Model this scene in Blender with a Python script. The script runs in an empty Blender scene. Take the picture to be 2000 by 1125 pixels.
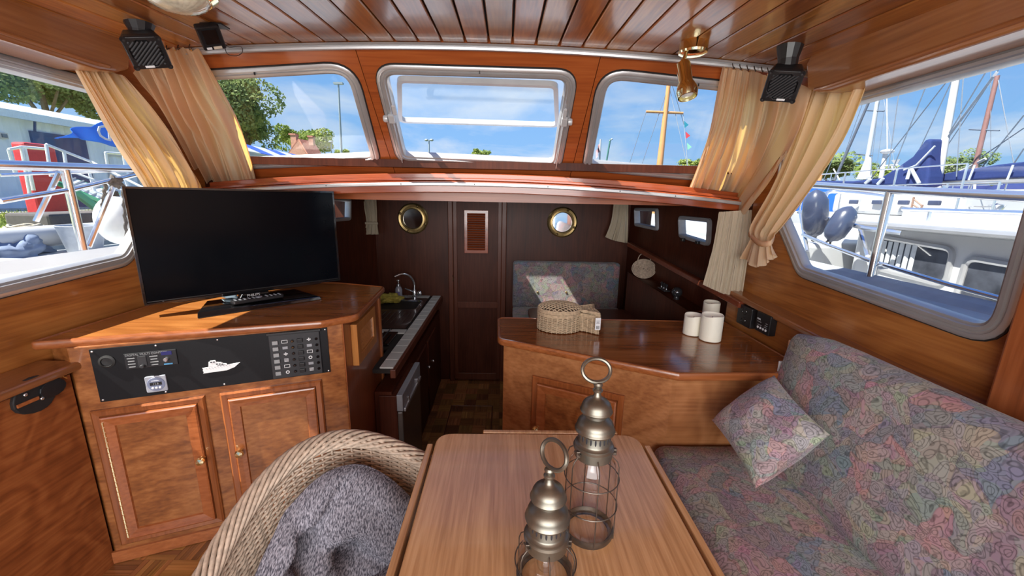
import bpy, bmesh, math, random
from mathutils import Vector, Matrix, noise
from math import sin, cos, pi, radians as R_
random.seed(7)
SC = bpy.context.scene
COL = SC.collection
# ---------------------------------------------------------------- camera
FPX, EYE = 780.0, 1.45
PITCH, ROLL, YAW = R_(12.8), R_(1.15), R_(1.1)
_f = Vector((sin(YAW)*cos(PITCH), cos(YAW)*cos(PITCH), -sin(PITCH)))
_r0 = Vector((cos(YAW), -sin(YAW), 0)); _u0 = _r0.cross(_f)
_r = _r0*cos(ROLL) + _u0*sin(ROLL); _u = -_r0*sin(ROLL) + _u0*cos(ROLL)
CAM = Vector((0, 0, EYE))
cd = bpy.data.cameras.new('camera'); cam = bpy.data.objects.new('camera', cd); COL.objects.link(cam)
cd.sensor_width = 36; cd.lens = 36*FPX/2000; cd.clip_start = 0.02; cd.clip_end = 400
cam.matrix_world = Matrix(((_r.x, _u.x, -_f.x, 0), (_r.y, _u.y, -_f.y, 0), (_r.z, _u.z, -_f.z, EYE), (0, 0, 0, 1)))
SC.camera = cam
# ---------------------------------------------------------------- light
SC.view_settings.view_transform = 'Standard'; SC.view_settings.look = 'None'
SC.view_settings.exposure = 0.0; SC.view_settings.gamma = 1.0
SUN_DIR = Vector((0.62, 0.35, -1.0)).normalized()
sl = bpy.data.lights.new('sun', 'SUN'); sl.energy = 13.5; sl.angle = R_(0.6); sl.color = (1.0, 0.95, 0.86)
so = bpy.data.objects.new('sun', sl); COL.objects.link(so)
so.rotation_mode = 'QUATERNION'; so.rotation_quaternion = (-SUN_DIR).to_track_quat('Z', 'Y')
al = bpy.data.lights.new('aft_fill_light', 'AREA'); al.shape = 'RECTANGLE'; al.size = 2.3; al.size_y = 1.1; al.energy = 80; al.color = (1.0, 0.975, 0.94)  # fill lamp added behind the camera to brighten the saloon
ao = bpy.data.objects.new('aft_fill_light', al); COL.objects.link(ao); ao.location = (-0.1, -1.25, 1.35)
ao.rotation_euler = (R_(84), 0, 0)
al = bpy.data.lights.new('hatch_daylight', 'AREA'); al.shape = 'RECTANGLE'; al.size = 0.36; al.size_y = 0.4; al.energy = 2.2; al.color = (0.85, 0.93, 1.0)
wd = bpy.data.worlds.new('sky'); SC.world = wd; wd.use_nodes = True
nt = wd.node_tree; N = nt.nodes; L = nt.links; N.clear()
out = N.new('ShaderNodeOutputWorld'); bg = N.new('ShaderNodeBackground'); L.new(bg.outputs[0], out.inputs[0])
tc = N.new('ShaderNodeTexCoord'); sp = N.new('ShaderNodeSeparateXYZ'); L.new(tc.outputs['Generated'], sp.inputs[0])
gr = N.new('ShaderNodeValToRGB'); L.new(sp.outputs[2], gr.inputs[0])
e = gr.color_ramp.elements; e[0].position = 0.0; e[0].color = (.42, .66, .95, 1); e[1].position = 0.9; e[1].color = (.045, .16, .60, 1)
m = e.new(.12); m.color = (.29, .56, .97, 1); m = e.new(.38); m.color = (.17, .42, .93, 1)
ma = N.new('ShaderNodeMath'); ma.operation = 'ADD'; ma.inputs[1].default_value = .22; L.new(sp.outputs[2], ma.inputs[0])
dv = N.new('ShaderNodeVectorMath'); dv.operation = 'DIVIDE'; L.new(tc.outputs['Generated'], dv.inputs[0])
cb = N.new('ShaderNodeCombineXYZ'); [L.new(ma.outputs[0], cb.inputs[i]) for i in range(3)]; L.new(cb.outputs[0], dv.inputs[1])
mp = N.new('ShaderNodeMapping'); mp.inputs['Scale'].default_value = (1.0, 1.0, 1.6); mp.inputs['Location'].default_value = (2.3, 0.4, 0)
L.new(dv.outputs[0], mp.inputs[0])
n1 = N.new('ShaderNodeTexNoise'); n1.inputs['Scale'].default_value = 1.35; n1.inputs['Detail'].default_value = 9; n1.inputs['Roughness'].default_value = .56; n1.inputs['Distortion'].default_value = .3
L.new(mp.outputs[0], n1.inputs[0])
cr = N.new('ShaderNodeValToRGB'); L.new(n1.outputs[0], cr.inputs[0]); cr.color_ramp.elements[0].position = .455; cr.color_ramp.elements[1].position = .74
cr.color_ramp.elements[1].color = (.85, .85, .85, 1)
mx = N.new('ShaderNodeMix'); mx.data_type = 'RGBA'; L.new(cr.outputs[0], mx.inputs[0]); L.new(gr.outputs[0], mx.inputs[6]); mx.inputs[7].default_value = (.84, .90, .98, 1)
L.new(mx.outputs[2], bg.inputs[0]); bg.inputs[1].default_value = 1.0
# ---------------------------------------------------------------- helpers
def at(px, py, x=None, y=None, z=None, P=None, n=None):
    d = _r*(px-1000)/FPX + _u*(562.5-py)/FPX + _f
    if P is not None: t = (Vector(P)-CAM).dot(Vector(n))/d.dot(Vector(n))
    elif x is not None: t = (x-CAM.x)/d.x
    elif y is not None: t = (y-CAM.y)/d.y
    else: t = (z-CAM.z)/d.z
    return CAM + d*t
WM = {}
def link(o): COL.objects.link(o); return o
def tag(o, label=None, cat=None, group=None, kind=None):
    if label: o['label'] = label
    if cat: o['category'] = cat
    if group: o['group'] = group
    if kind: o['kind'] = kind
    return o
def thing(name, label, cat, loc=(0, 0, 0), rz=0, group=None, M=None, kind=None):
    o = link(bpy.data.objects.new(name, None)); o.empty_display_size = .05
    M = M or (Matrix.Translation(Vector(loc)) @ Matrix.Rotation(rz, 4, 'Z'))
    o.matrix_world = M; WM[o.name] = M.copy()
    return tag(o, label, cat, group, kind)
def children(o): return [c for c in COL.objects if c.parent == o]
def copy_tree(o, M=None, label=None, group=None, parent=None):
    c = o.copy(); COL.objects.link(c)
    if parent is not None: c.parent = parent
    if M is not None: c.matrix_world = M; WM[c.name] = M.copy()
    if label: c['label'] = label
    if group: c['group'] = group
    for ch in KIDS.get(o.name, []): copy_tree(ch, parent=c)
    return c
KIDS = {}
class MB:
    def __init__(s): s.v = []; s.f = []
    def add(s, vs, fs, M=None):
        b = len(s.v)
        s.v += [(M @ Vector(p)) if M else Vector(p) for p in vs]
        s.f += [tuple(i+b for i in f) for f in fs]; return s
    def box(s, c, d, M=None):
        x, y, z = c; a, b, h = d[0]/2, d[1]/2, d[2]/2
        vs = [(x-a, y-b, z-h), (x+a, y-b, z-h), (x+a, y+b, z-h), (x-a, y+b, z-h), (x-a, y-b, z+h), (x+a, y-b, z+h), (x+a, y+b, z+h), (x-a, y+b, z+h)]
        return s.add(vs, [(0, 3, 2, 1), (4, 5, 6, 7), (0, 1, 5, 4), (1, 2, 6, 5), (2, 3, 7, 6), (3, 0, 4, 7)], M)
    def prism(s, poly, z0, z1, M=None):
        n = len(poly)
        a = sum(poly[i][0]*poly[(i+1) % n][1]-poly[(i+1) % n][0]*poly[i][1] for i in range(n))
        if a < 0: poly = poly[::-1]
        vs = [(p[0], p[1], z0) for p in poly]+[(p[0], p[1], z1) for p in poly]
        fs = [tuple(range(n))[::-1], tuple(range(n, 2*n))]+[(i, (i+1) % n, (i+1) % n+n, i+n) for i in range(n)]
        return s.add(vs, fs, M)
    def tube(s, pts, r, seg=8, closed=False, M=None, caps=True):
        pts = [Vector(p) for p in pts]; n = len(pts); vs = []; fs = []
        rr = r if isinstance(r, (list, tuple)) else [r]*n
        prev = None
        for i, p in enumerate(pts):
            if closed: t = pts[(i+1) % n]-pts[i-1]
            else: t = pts[min(i+1, n-1)]-pts[max(i-1, 0)]
            if t.length < 1e-9: t = Vector((0, 0, 1))
            t.normalize()
            if prev is None:
                a = Vector((0, 0, 1)) if abs(t.z) < .9 else Vector((1, 0, 0)); u = t.cross(a).normalized()
            else:
                u = prev - t*prev.dot(t)
                u = u.normalized() if u.length > 1e-6 else t.orthogonal().normalized()
            prev = u; w = t.cross(u)
            vs += [p+(u*cos(2*pi*k/seg)+w*sin(2*pi*k/seg))*rr[i] for k in range(seg)]
        for i in range(n if closed else n-1):
            j = (i+1) % n
            fs += [(i*seg+k, i*seg+(k+1) % seg, j*seg+(k+1) % seg, j*seg+k) for k in range(seg)]
        if caps and not closed: fs += [tuple(range(seg))[::-1], tuple((n-1)*seg+k for k in range(seg))]
        return s.add(vs, fs, M)
    def lathe(s, prof, c=(0, 0, 0), seg=24, M=None, a0=0, a1=2*pi):
        vs = []; fs = []; n = len(prof); full = abs(a1-a0-2*pi) < 1e-6; ns = seg if full else seg+1
        for k in range(ns):
            a = a0+(a1-a0)*k/seg
            vs += [(c[0]+r*cos(a), c[1]+r*sin(a), c[2]+z) for r, z in prof]
        for k in range(seg):
            j = (k+1) % ns
            fs += [(k*n+i, j*n+i, j*n+i+1, k*n+i+1) for i in range(n-1)]
        return s.add(vs, fs, M)
    def grid(s, rows, closed_u=False, M=None, flip=False):
        m = len(rows[0]); vs = [p for r in rows for p in r]; fs = []
        for i in range(len(rows)-1):
            for k in range(m if closed_u else m-1):
                q = (k+1) % m; f = (i*m+k, i*m+q, (i+1)*m+q, (i+1)*m+k)
                fs.append(f[::-1] if flip else f)
        return s.add(vs, fs, M)
    def ball(s, c, rad, seg=16, rings=10, M=None, fn=None):
        rx, ry, rz = (rad, rad, rad) if not isinstance(rad, (list, tuple)) else rad
        rows = []
        for i in range(rings+1):
            a = -pi/2+pi*i/rings
            rows.append([Vector((c[0]+rx*cos(a)*cos(2*pi*k/seg), c[1]+ry*cos(a)*sin(2*pi*k/seg), c[2]+rz*sin(a))) for k in range(seg)])
        return s.grid(rows, True, M)
    def build(s, name, mat, parent=None, smooth=False, bevel=0, kind=None, label=None, cat=None, group=None, local=False, solid=0, subsurf=0, seg=2, cols=None):
        me = bpy.data.meshes.new(name)
        vs = s.v
        if parent is not None and not local:
            inv = WM.get(parent.name, Matrix.Identity(4)).inverted(); vs = [inv @ v for v in vs]
        me.from_pydata([tuple(v) for v in vs], [], s.f); me.update()
        if mat is not None: me.materials.append(mat)
        if smooth:
            me.shade_smooth()
            if smooth != 'all': me.set_sharp_from_angle(angle=R_(38))
        o = link(bpy.data.objects.new(name, me))
        if parent is not None:
            o.parent = parent; KIDS.setdefault(parent.name, []).append(o); WM[o.name] = WM.get(parent.name, Matrix.Identity(4))
        if solid: md = o.modifiers.new('s', 'SOLIDIFY'); md.thickness = solid; md.offset = 0
        if bevel: md = o.modifiers.new('b', 'BEVEL'); md.width = bevel; md.segments = seg; md.limit_method = 'ANGLE'; md.angle_limit = R_(40); md.harden_normals = False
        if subsurf: md = o.modifiers.new('u', 'SUBSURF'); md.levels = subsurf; md.render_levels = subsurf
        return tag(o, label, cat, group, kind)
def frame_M(o, X, Y):
    X = Vector(X).normalized(); Y = Vector(Y); Z = X.cross(Y).normalized(); Y = Z.cross(X)
    return Matrix(((X.x, Y.x, Z.x, o[0]), (X.y, Y.y, Z.y, o[1]), (X.z, Y.z, Z.z, o[2]), (0, 0, 0, 1)))
def holed(outline, holes, t, M, name, mat, parent=None, **kw):
    """flat slab with holes: outline / holes are 2D loops in the XY plane of M, extruded t along -Z..+Z"""
    cu = bpy.data.curves.new('tmp', 'CURVE'); cu.dimensions = '2D'; cu.fill_mode = 'BOTH'; cu.extrude = t/2
    for lp in [outline]+holes:
        spn = cu.splines.new('POLY'); spn.points.add(len(lp)-1)
        for p, q in zip(spn.points, lp): p.co = (q[0], q[1], 0, 1)
        spn.use_cyclic_u = True
    ob = bpy.data.objects.new('tmp', cu); COL.objects.link(ob)
    me = bpy.data.meshes.new_from_object(ob.evaluated_get(bpy.context.evaluated_depsgraph_get()))
    vs = [v.co.copy() for v in me.vertices]; fs = [tuple(p.vertices) for p in me.polygons]
    bpy.data.objects.remove(ob); bpy.data.curves.remove(cu); bpy.data.meshes.remove(me)
    return MB().add(vs, fs, M).build(name, mat, parent, **kw)
def text(s, size, M, name, mat, parent, t=.0004, align='CENTER', **kw):
    cu = bpy.data.curves.new('tmp', 'FONT'); cu.body = s; cu.size = size; cu.extrude = t; cu.align_x = align; cu.align_y = 'CENTER'; cu.resolution_u = 2
    ob = bpy.data.objects.new('tmp', cu); COL.objects.link(ob)
    me = bpy.data.meshes.new_from_object(ob.evaluated_get(bpy.context.evaluated_depsgraph_get()))
    vs = [v.co.copy() for v in me.vertices]; fs = [tuple(p.vertices) for p in me.polygons]
    bpy.data.objects.remove(ob); bpy.data.curves.remove(cu); bpy.data.meshes.remove(me)
    return MB().add(vs, fs, M).build(name, mat, parent, **kw)
def rpoly(pts, r, n=6):
    """round the corners of a 2D polygon; r scalar or list"""
    out = []; k = len(pts)
    for i in range(k):
        p = Vector(pts[i][:2]); a = Vector(pts[i-1][:2])-p; b = Vector(pts[(i+1) % k][:2])-p
        rr = r[i] if isinstance(r, (list, tuple)) else r
        if rr <= 0: out.append((p.x, p.y)); continue
        ang = a.angle(b); d = min(rr/math.tan(ang/2), a.length*.48, b.length*.48)
        s, e_ = p+a.normalized()*d, p+b.normalized()*d
        for j in range(n+1):
            t = j/n; q = s*(1-t)**2+p*2*t*(1-t)+e_*t*t
            out.append((q.x, q.y))
    return out
def inset(poly, d):
    n = len(poly); a = sum(poly[i][0]*poly[(i+1) % n][1]-poly[(i+1) % n][0]*poly[i][1] for i in range(n)); sg = 1 if a > 0 else -1
    out = []
    for i in range(n):
        p = Vector(poly[i]); u = (p-Vector(poly[i-1])); w = (Vector(poly[(i+1) % n])-p)
        if u.length < 1e-7: u = w
        if w.length < 1e-7: w = u
        u.normalize(); w.normalize(); n1_ = Vector((-u.y, u.x)); n2_ = Vector((-w.y, w.x)); m_ = (n1_+n2_)
        m_ = m_.normalized() if m_.length > 1e-6 else n1_
        k = 1/max(.5, m_.dot(n1_)); q = p+m_*d*k*sg; out.append((q.x, q.y))
    return out
def ring(mb, poly, prof, M):
    """profile ring round a 2D loop: prof = [(inset, height)...]"""
    rows = []
    for d, h in prof:
        rows.append([M @ Vector((p[0], p[1], h)) for p in inset(poly, d)])
    return mb.grid(rows, True)
def lerp(a, b, t): return a+(b-a)*t
def poly_eval(pts, t):
    """point at fraction t (arc length) of a polyline, smoothed with Catmull-Rom"""
    n = len(pts)-1; x = min(max(t, 0), 1)*n; i = min(int(x), n-1); u = x-i
    p0, p1, p2, p3 = pts[max(i-1, 0)], pts[i], pts[i+1], pts[min(i+2, n)]
    return (p1*2+(p2-p0)*u+(p0*2-p1*5+p2*4-p3)*u*u+(p1*3-p0-p2*3+p3)*u**3)*.5
def spline(pts, n): pts = [Vector(p) for p in pts]; return [poly_eval(pts, i/(n-1)) for i in range(n)]
# ---------------------------------------------------------------- materials
def newmat(name):
    m_ = bpy.data.materials.new(name); m_.use_nodes = True; nt_ = m_.node_tree
    return m_, nt_.nodes, nt_.links, nt_.nodes['Principled BSDF']
def setp(b, **k):
    for a, v in k.items():
        nm = {'rough': 'Roughness', 'metal': 'Metallic', 'coat': 'Coat Weight', 'coatr': 'Coat Roughness', 'spec': 'Specular IOR Level', 'trans': 'Transmission Weight', 'ior': 'IOR', 'emit': 'Emission Strength', 'alpha': 'Alpha', 'sheen': 'Sheen Weight'}[a]
        b.inputs[nm].default_value = v
def plain(name, col, rough=.5, metal=0, coat=0, noise_amt=.08, scale=30, bump=0, **k):
    m_, N_, L_, b = newmat(name); setp(b, rough=rough, metal=metal, coat=coat, **k)
    t = N_.new('ShaderNodeTexCoord'); n_ = N_.new('ShaderNodeTexNoise'); n_.inputs['Scale'].default_value = scale; n_.inputs['Detail'].default_value = 4
    L_.new(t.outputs['Object'], n_.inputs[0])
    r_ = N_.new('ShaderNodeValToRGB'); L_.new(n_.outputs[0], r_.inputs[0])
    r_.color_ramp.elements[0].position = .3; r_.color_ramp.elements[1].position = .7
    r_.color_ramp.elements[0].color = tuple(c*(1-noise_amt) for c in col)+(1,); r_.color_ramp.elements[1].color = tuple(min(1, c*(1+noise_amt)) for c in col)+(1,)
    L_.new(r_.outputs[0], b.inputs['Base Color'])
    if bump:
        bp = N_.new('ShaderNodeBump'); bp.inputs['Strength'].default_value = bump; bp.inputs['Distance'].default_value = .003; L_.new(n_.outputs[0], bp.inputs['Height']); L_.new(bp.outputs[0], b.inputs['Normal'])
    return m_
def wood(name, dark, mid, light, axis='x', scale=1.6, rings=9, rough=.3, coat=.35, fine=90, var=.0, figure=.5, stretch=.28, bump=.05, coatr=.08, spec=.5):
    m_, N_, L_, b = newmat(name); setp(b, rough=rough, coat=coat, coatr=coatr, spec=spec)
    t = N_.new('ShaderNodeTexCoord'); mp_ = N_.new('ShaderNodeMapping'); mp2 = N_.new('ShaderNodeMapping')
    s1 = [scale]*3; s2 = [fine]*3; k = 'xyz'.index(axis); s1[k] *= stretch; s2[k] *= .04
    mp_.inputs['Scale'].default_value = s1; mp2.inputs['Scale'].default_value = s2
    oi = N_.new('ShaderNodeObjectInfo'); off = N_.new('ShaderNodeVectorMath'); off.operation = 'SCALE'; off.inputs[0].default_value = (7, 5, 3)
    L_.new(oi.outputs['Random'], off.inputs['Scale']); ad = N_.new('ShaderNodeVectorMath'); ad.operation = 'ADD'
    L_.new(t.outputs['Object'], ad.inputs[0]); L_.new(off.outputs[0], ad.inputs[1])
    L_.new(ad.outputs[0], mp_.inputs[0]); L_.new(ad.outputs[0], mp2.inputs[0])
    n_ = N_.new('ShaderNodeTexNoise'); n_.inputs['Scale'].default_value = 1; n_.inputs['Detail'].default_value = 3.5; n_.inputs['Distortion'].default_value = .6; L_.new(mp_.outputs[0], n_.inputs[0])
    mu = N_.new('ShaderNodeMath'); mu.operation = 'MULTIPLY'; mu.inputs[1].default_value = rings*2*pi; L_.new(n_.outputs[0], mu.inputs[0])
    si = N_.new('ShaderNodeMath'); si.operation = 'SINE'; L_.new(mu.outputs[0], si.inputs[0])
    f_ = N_.new('ShaderNodeTexNoise'); f_.inputs['Scale'].default_value = 1; f_.inputs['Detail'].default_value = 3; L_.new(mp2.outputs[0], f_.inputs[0])
    ms = N_.new('ShaderNodeMath'); ms.operation = 'MULTIPLY_ADD'; ms.inputs[1].default_value = .25*figure; ms.inputs[2].default_value = .5; L_.new(si.outputs[0], ms.inputs[0])
    m2 = N_.new('ShaderNodeMath'); m2.operation = 'MULTIPLY_ADD'; m2.inputs[1].default_value = .9; L_.new(f_.outputs[0], m2.inputs[0]); L_.new(ms.outputs[0], m2.inputs[2])
    m3 = N_.new('ShaderNodeMath'); m3.operation = 'SUBTRACT'; m3.inputs[1].default_value = .45; L_.new(m2.outputs[0], m3.inputs[0])
    r_ = N_.new('ShaderNodeValToRGB'); L_.new(m3.outputs[0], r_.inputs[0]); e_ = r_.color_ramp.elements
    e_[0].position = .18; e_[0].color = dark+(1,); e_[1].position = .82; e_[1].color = light+(1,); q = e_.new(.5); q.color = mid+(1,)
    hs = N_.new('ShaderNodeHueSaturation'); L_.new(r_.outputs[0], hs.inputs['Color'])
    if var:
        a1 = N_.new('ShaderNodeMapRange'); a1.inputs[3].default_value = 1-var; a1.inputs[4].default_value = 1+var; L_.new(oi.outputs['Random'], a1.inputs[0]); L_.new(a1.outputs[0], hs.inputs['Value'])
        wn = N_.new('ShaderNodeMath'); wn.operation = 'MULTIPLY'; wn.inputs[1].default_value = 7.13; L_.new(oi.outputs['Random'], wn.inputs[0]); fr = N_.new('ShaderNodeMath'); fr.operation = 'FRACT'; L_.new(wn.outputs[0], fr.inputs[0])
        a2 = N_.new('ShaderNodeMapRange'); a2.inputs[3].default_value = .5-var*.022; a2.inputs[4].default_value = .5+var*.030; L_.new(fr.outputs[0], a2.inputs[0]); L_.new(a2.outputs[0], hs.inputs['Hue'])
    L_.new(hs.outputs[0], b.inputs['Base Color'])
    if bump:
        bp = N_.new('ShaderNodeBump'); bp.inputs['Strength'].default_value = bump; bp.inputs['Distance'].default_value = .002; L_.new(f_.outputs[0], bp.inputs['Height']); L_.new(bp.outputs[0], b.inputs['Normal']); L_.new(bp.outputs[0], b.inputs['Coat Normal'])
    return m_
MAH = dict(dark=(.15, .037, .009), mid=(.30, .085, .022), light=(.42, .14, .042))
M_ply = wood('mahogany_ply', (.19, .052, .012), (.31, .094, .023), (.40, .135, .038), 'x', 2.2, 7, rough=.38, coat=.25, figure=.62, stretch=.45)
M_plyv = wood('mahogany_ply_upright', (.19, .05, .012), (.31, .09, .022), (.40, .13, .036), 'z', 2.2, 7, rough=.38, coat=.25, figure=.5, stretch=.4)
M_plyr = wood('reddish_ply', (.21, .045, .010), (.33, .075, .016), (.41, .11, .026), 'x', 1.4, 4, rough=.36, coat=.2, figure=.3, stretch=.3)
M_solid = wood('mahogany_trim', (.17, .045, .013), (.30, .088, .026), (.40, .13, .042), 'z', 2.5, 4, rough=.3, coat=.4, figure=.3, stretch=.1, var=.1)
M_solidx = wood('mahogany_trim_long', (.20, .055, .015), (.33, .10, .03), (.43, .145, .048), 'x', 2.5, 4, rough=.28, coat=.45, figure=.3, stretch=.1, var=.1)
M_solidy = wood('mahogany_rail', (.18, .062, .020), (.29, .108, .038), (.38, .155, .058), 'y', 2.5, 4, rough=.28, coat=.45, figure=.3, stretch=.1, var=.1)
M_red = wood('red_mahogany', (.16, .03, .010), (.30, .06, .018), (.40, .09, .028), 'x', 3, 4, rough=.25, coat=.5, figure=.3, stretch=.08, var=.05)
M_top = wood('counter_veneer', (.22, .065, .014), (.36, .125, .03), (.47, .185, .05), 'x', 2.6, 6, rough=.24, coat=.55, figure=.55, stretch=.22)
M_table = wood('table_veneer', (.36, .175, .072), (.53, .29, .135), (.65, .39, .20), 'y', 24, 1.3, rough=.27, coat=.5, fine=150, figure=.45, stretch=.03)
M_plank = wood('ceiling_plank', (.19, .055, .012), (.37, .13, .028), (.52, .21, .05), 'y', 3.5, 5, rough=.28, coat=.45, figure=.5, stretch=.1, var=.32, coatr=.1, bump=.12)
M_dark = wood('dark_mahogany', (.040, .009, .004), (.068, .016, .007), (.095, .025, .012), 'z', 2.0, 5, rough=.45, coat=.0, spec=.22, figure=.4, stretch=.4)
M_darks = wood('dark_mahogany_trim', (.07, .018, .009), (.11, .03, .015), (.15, .045, .022), 'z', 2.5, 4, rough=.4, coat=.05, spec=.3, figure=.3, stretch=.1)
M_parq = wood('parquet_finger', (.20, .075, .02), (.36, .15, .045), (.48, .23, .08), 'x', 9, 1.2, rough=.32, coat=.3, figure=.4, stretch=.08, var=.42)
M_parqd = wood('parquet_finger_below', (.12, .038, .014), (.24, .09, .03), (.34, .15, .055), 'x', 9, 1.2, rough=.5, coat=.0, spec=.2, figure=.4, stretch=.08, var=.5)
M_gap = plain('dark_joint', (.012, .006, .004), .7)
M_alu = plain('anodised_aluminium', (.50, .50, .51), .36, .6, scale=12, noise_amt=.06)
M_steel = plain('polished_steel', (.80, .82, .86), .16, .9, scale=8, noise_amt=.05)
M_galv = plain('painted_white_steel', (.55, .56, .58), .35, .2, scale=9)
M_brass = plain('polished_brass', (.98, .90, .58), .13, 1.0, scale=20)
M_pewter = plain('antique_pewter', (.21, .195, .16), .40, .9, scale=26, noise_amt=.16)
M_wire = plain('aged_bronze_wire', (.13, .105, .085), .42, .8, scale=60, noise_amt=.25)
M_black = plain('satin_black', (.012, .012, .014), .38, 0, scale=50)
M_rubber = plain('black_rubber', (.016, .016, .017), .6, 0, scale=60, bump=.1)
M_gloss = plain('gloss_black', (.006, .006, .007), .08, 0, coat=.6)
M_screen = plain('dark_screen', (.002, .003, .005), .12, 0, noise_amt=.02, spec=.12)
M_white = plain('white_gelcoat', (.50, .51, .525), .35, 0, scale=3, noise_amt=.05)
M_deck = plain('grey_white_deck', (.38, .41, .45), .6, 0, scale=14, noise_amt=.08, bump=.2)
M_plastic = plain('white_plastic', (.72, .72, .70), .4)
M_grey = plain('grey_plastic', (.30, .31, .34), .4)
M_greyd = plain('dark_grey_plastic', (.040, .040, .044), .5, spec=.25)
M_print = plain('white_print', (.75, .76, .78), .6, noise_amt=.02)
M_print2 = plain('dim_print', (.30, .31, .32), .6, noise_amt=.02)
M_ink = plain('black_ink', (.02, .02, .025), .6)
M_wax = plain('ivory_wax', (.82, .80, .68), .55, noise_amt=.03, scale=8)
M_tile = plain('white_counter_tile', (.55, .55, .53), .25, coat=.3, scale=5)
M_water = plain('marina_water', (.03, .06, .08), .12, noise_amt=.3, scale=2, bump=.4)
def glass(name, tint=(.97, .985, .98), refl=.6):
    m_ = bpy.data.materials.new(name); m_.use_nodes = True; N_, L_ = m_.node_tree.nodes, m_.node_tree.links; N_.clear()
    o_ = N_.new('ShaderNodeOutputMaterial'); t_ = N_.new('ShaderNodeBsdfTransparent'); g = N_.new('ShaderNodeBsdfGlossy'); g.inputs['Roughness'].default_value = .02
    t_.inputs[0].default_value = tint+(1,); mx_ = N_.new('ShaderNodeMixShader'); lw = N_.new('ShaderNodeLayerWeight'); lw.inputs[0].default_value = .5; pw0 = N_.new('ShaderNodeMath'); pw0.operation = 'POWER'; pw0.inputs[1].default_value = 4.5; L_.new(lw.outputs['Facing'], pw0.inputs[0]); fr = N_.new('ShaderNodeMath'); fr.operation = 'MULTIPLY_ADD'; fr.inputs[1].default_value = .85; fr.inputs[2].default_value = .05; L_.new(pw0.outputs[0], fr.inputs[0])
    mu = N_.new('ShaderNodeMath'); mu.operation = 'MULTIPLY'; mu.inputs[1].default_value = refl; L_.new(fr.outputs[0], mu.inputs[0]); L_.new(mu.outputs[0], mx_.inputs[0])
    L_.new(t_.outputs[0], mx_.inputs[1]); L_.new(g.outputs[0], mx_.inputs[2]); L_.new(mx_.outputs[0], o_.inputs[0]); return m_
M_glass = glass('window_glass', refl=.5); M_lglass = glass('lantern_glass', (.985, .985, .98), 1.0)
def fabric(name, cA, cB, trans=.35, tcol=None, scale=400):
    m_, N_, L_, b = newmat(name); setp(b, rough=.85, spec=.15)
    t = N_.new('ShaderNodeTexCoord'); n_ = N_.new('ShaderNodeTexNoise'); n_.inputs['Scale'].default_value = scale; L_.new(t.outputs['Object'], n_.inputs[0])
    r_ = N_.new('ShaderNodeMix'); r_.data_type = 'RGBA'; r_.inputs[6].default_value = cA+(1,); r_.inputs[7].default_value = cB+(1,); L_.new(n_.outputs[0], r_.inputs[0]); L_.new(r_.outputs[2], b.inputs['Base Color'])
    tr = N_.new('ShaderNodeBsdfTranslucent'); tr.inputs[0].default_value = (tcol or cB)+(1,)
    mx_ = N_.new('ShaderNodeMixShader'); mx_.inputs[0].default_value = trans; L_.new(b.outputs[0], mx_.inputs[1]); L_.new(tr.outputs[0], mx_.inputs[2])
    L_.new(mx_.outputs[0], N_['Material Output'].inputs[0]); return m_
M_curt = fabric('cream_curtain', (.76, .61, .42), (.84, .70, .50), .50, (1.0, .60, .18))
M_curt2 = fabric('beige_curtain', (.50, .42, .31), (.56, .48, .36), .15, (.6, .5, .36))
M_sail = fabric('navy_canvas', (.02, .035, .12), (.03, .05, .17), .05, (.03, .05, .2), 40)
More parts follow.
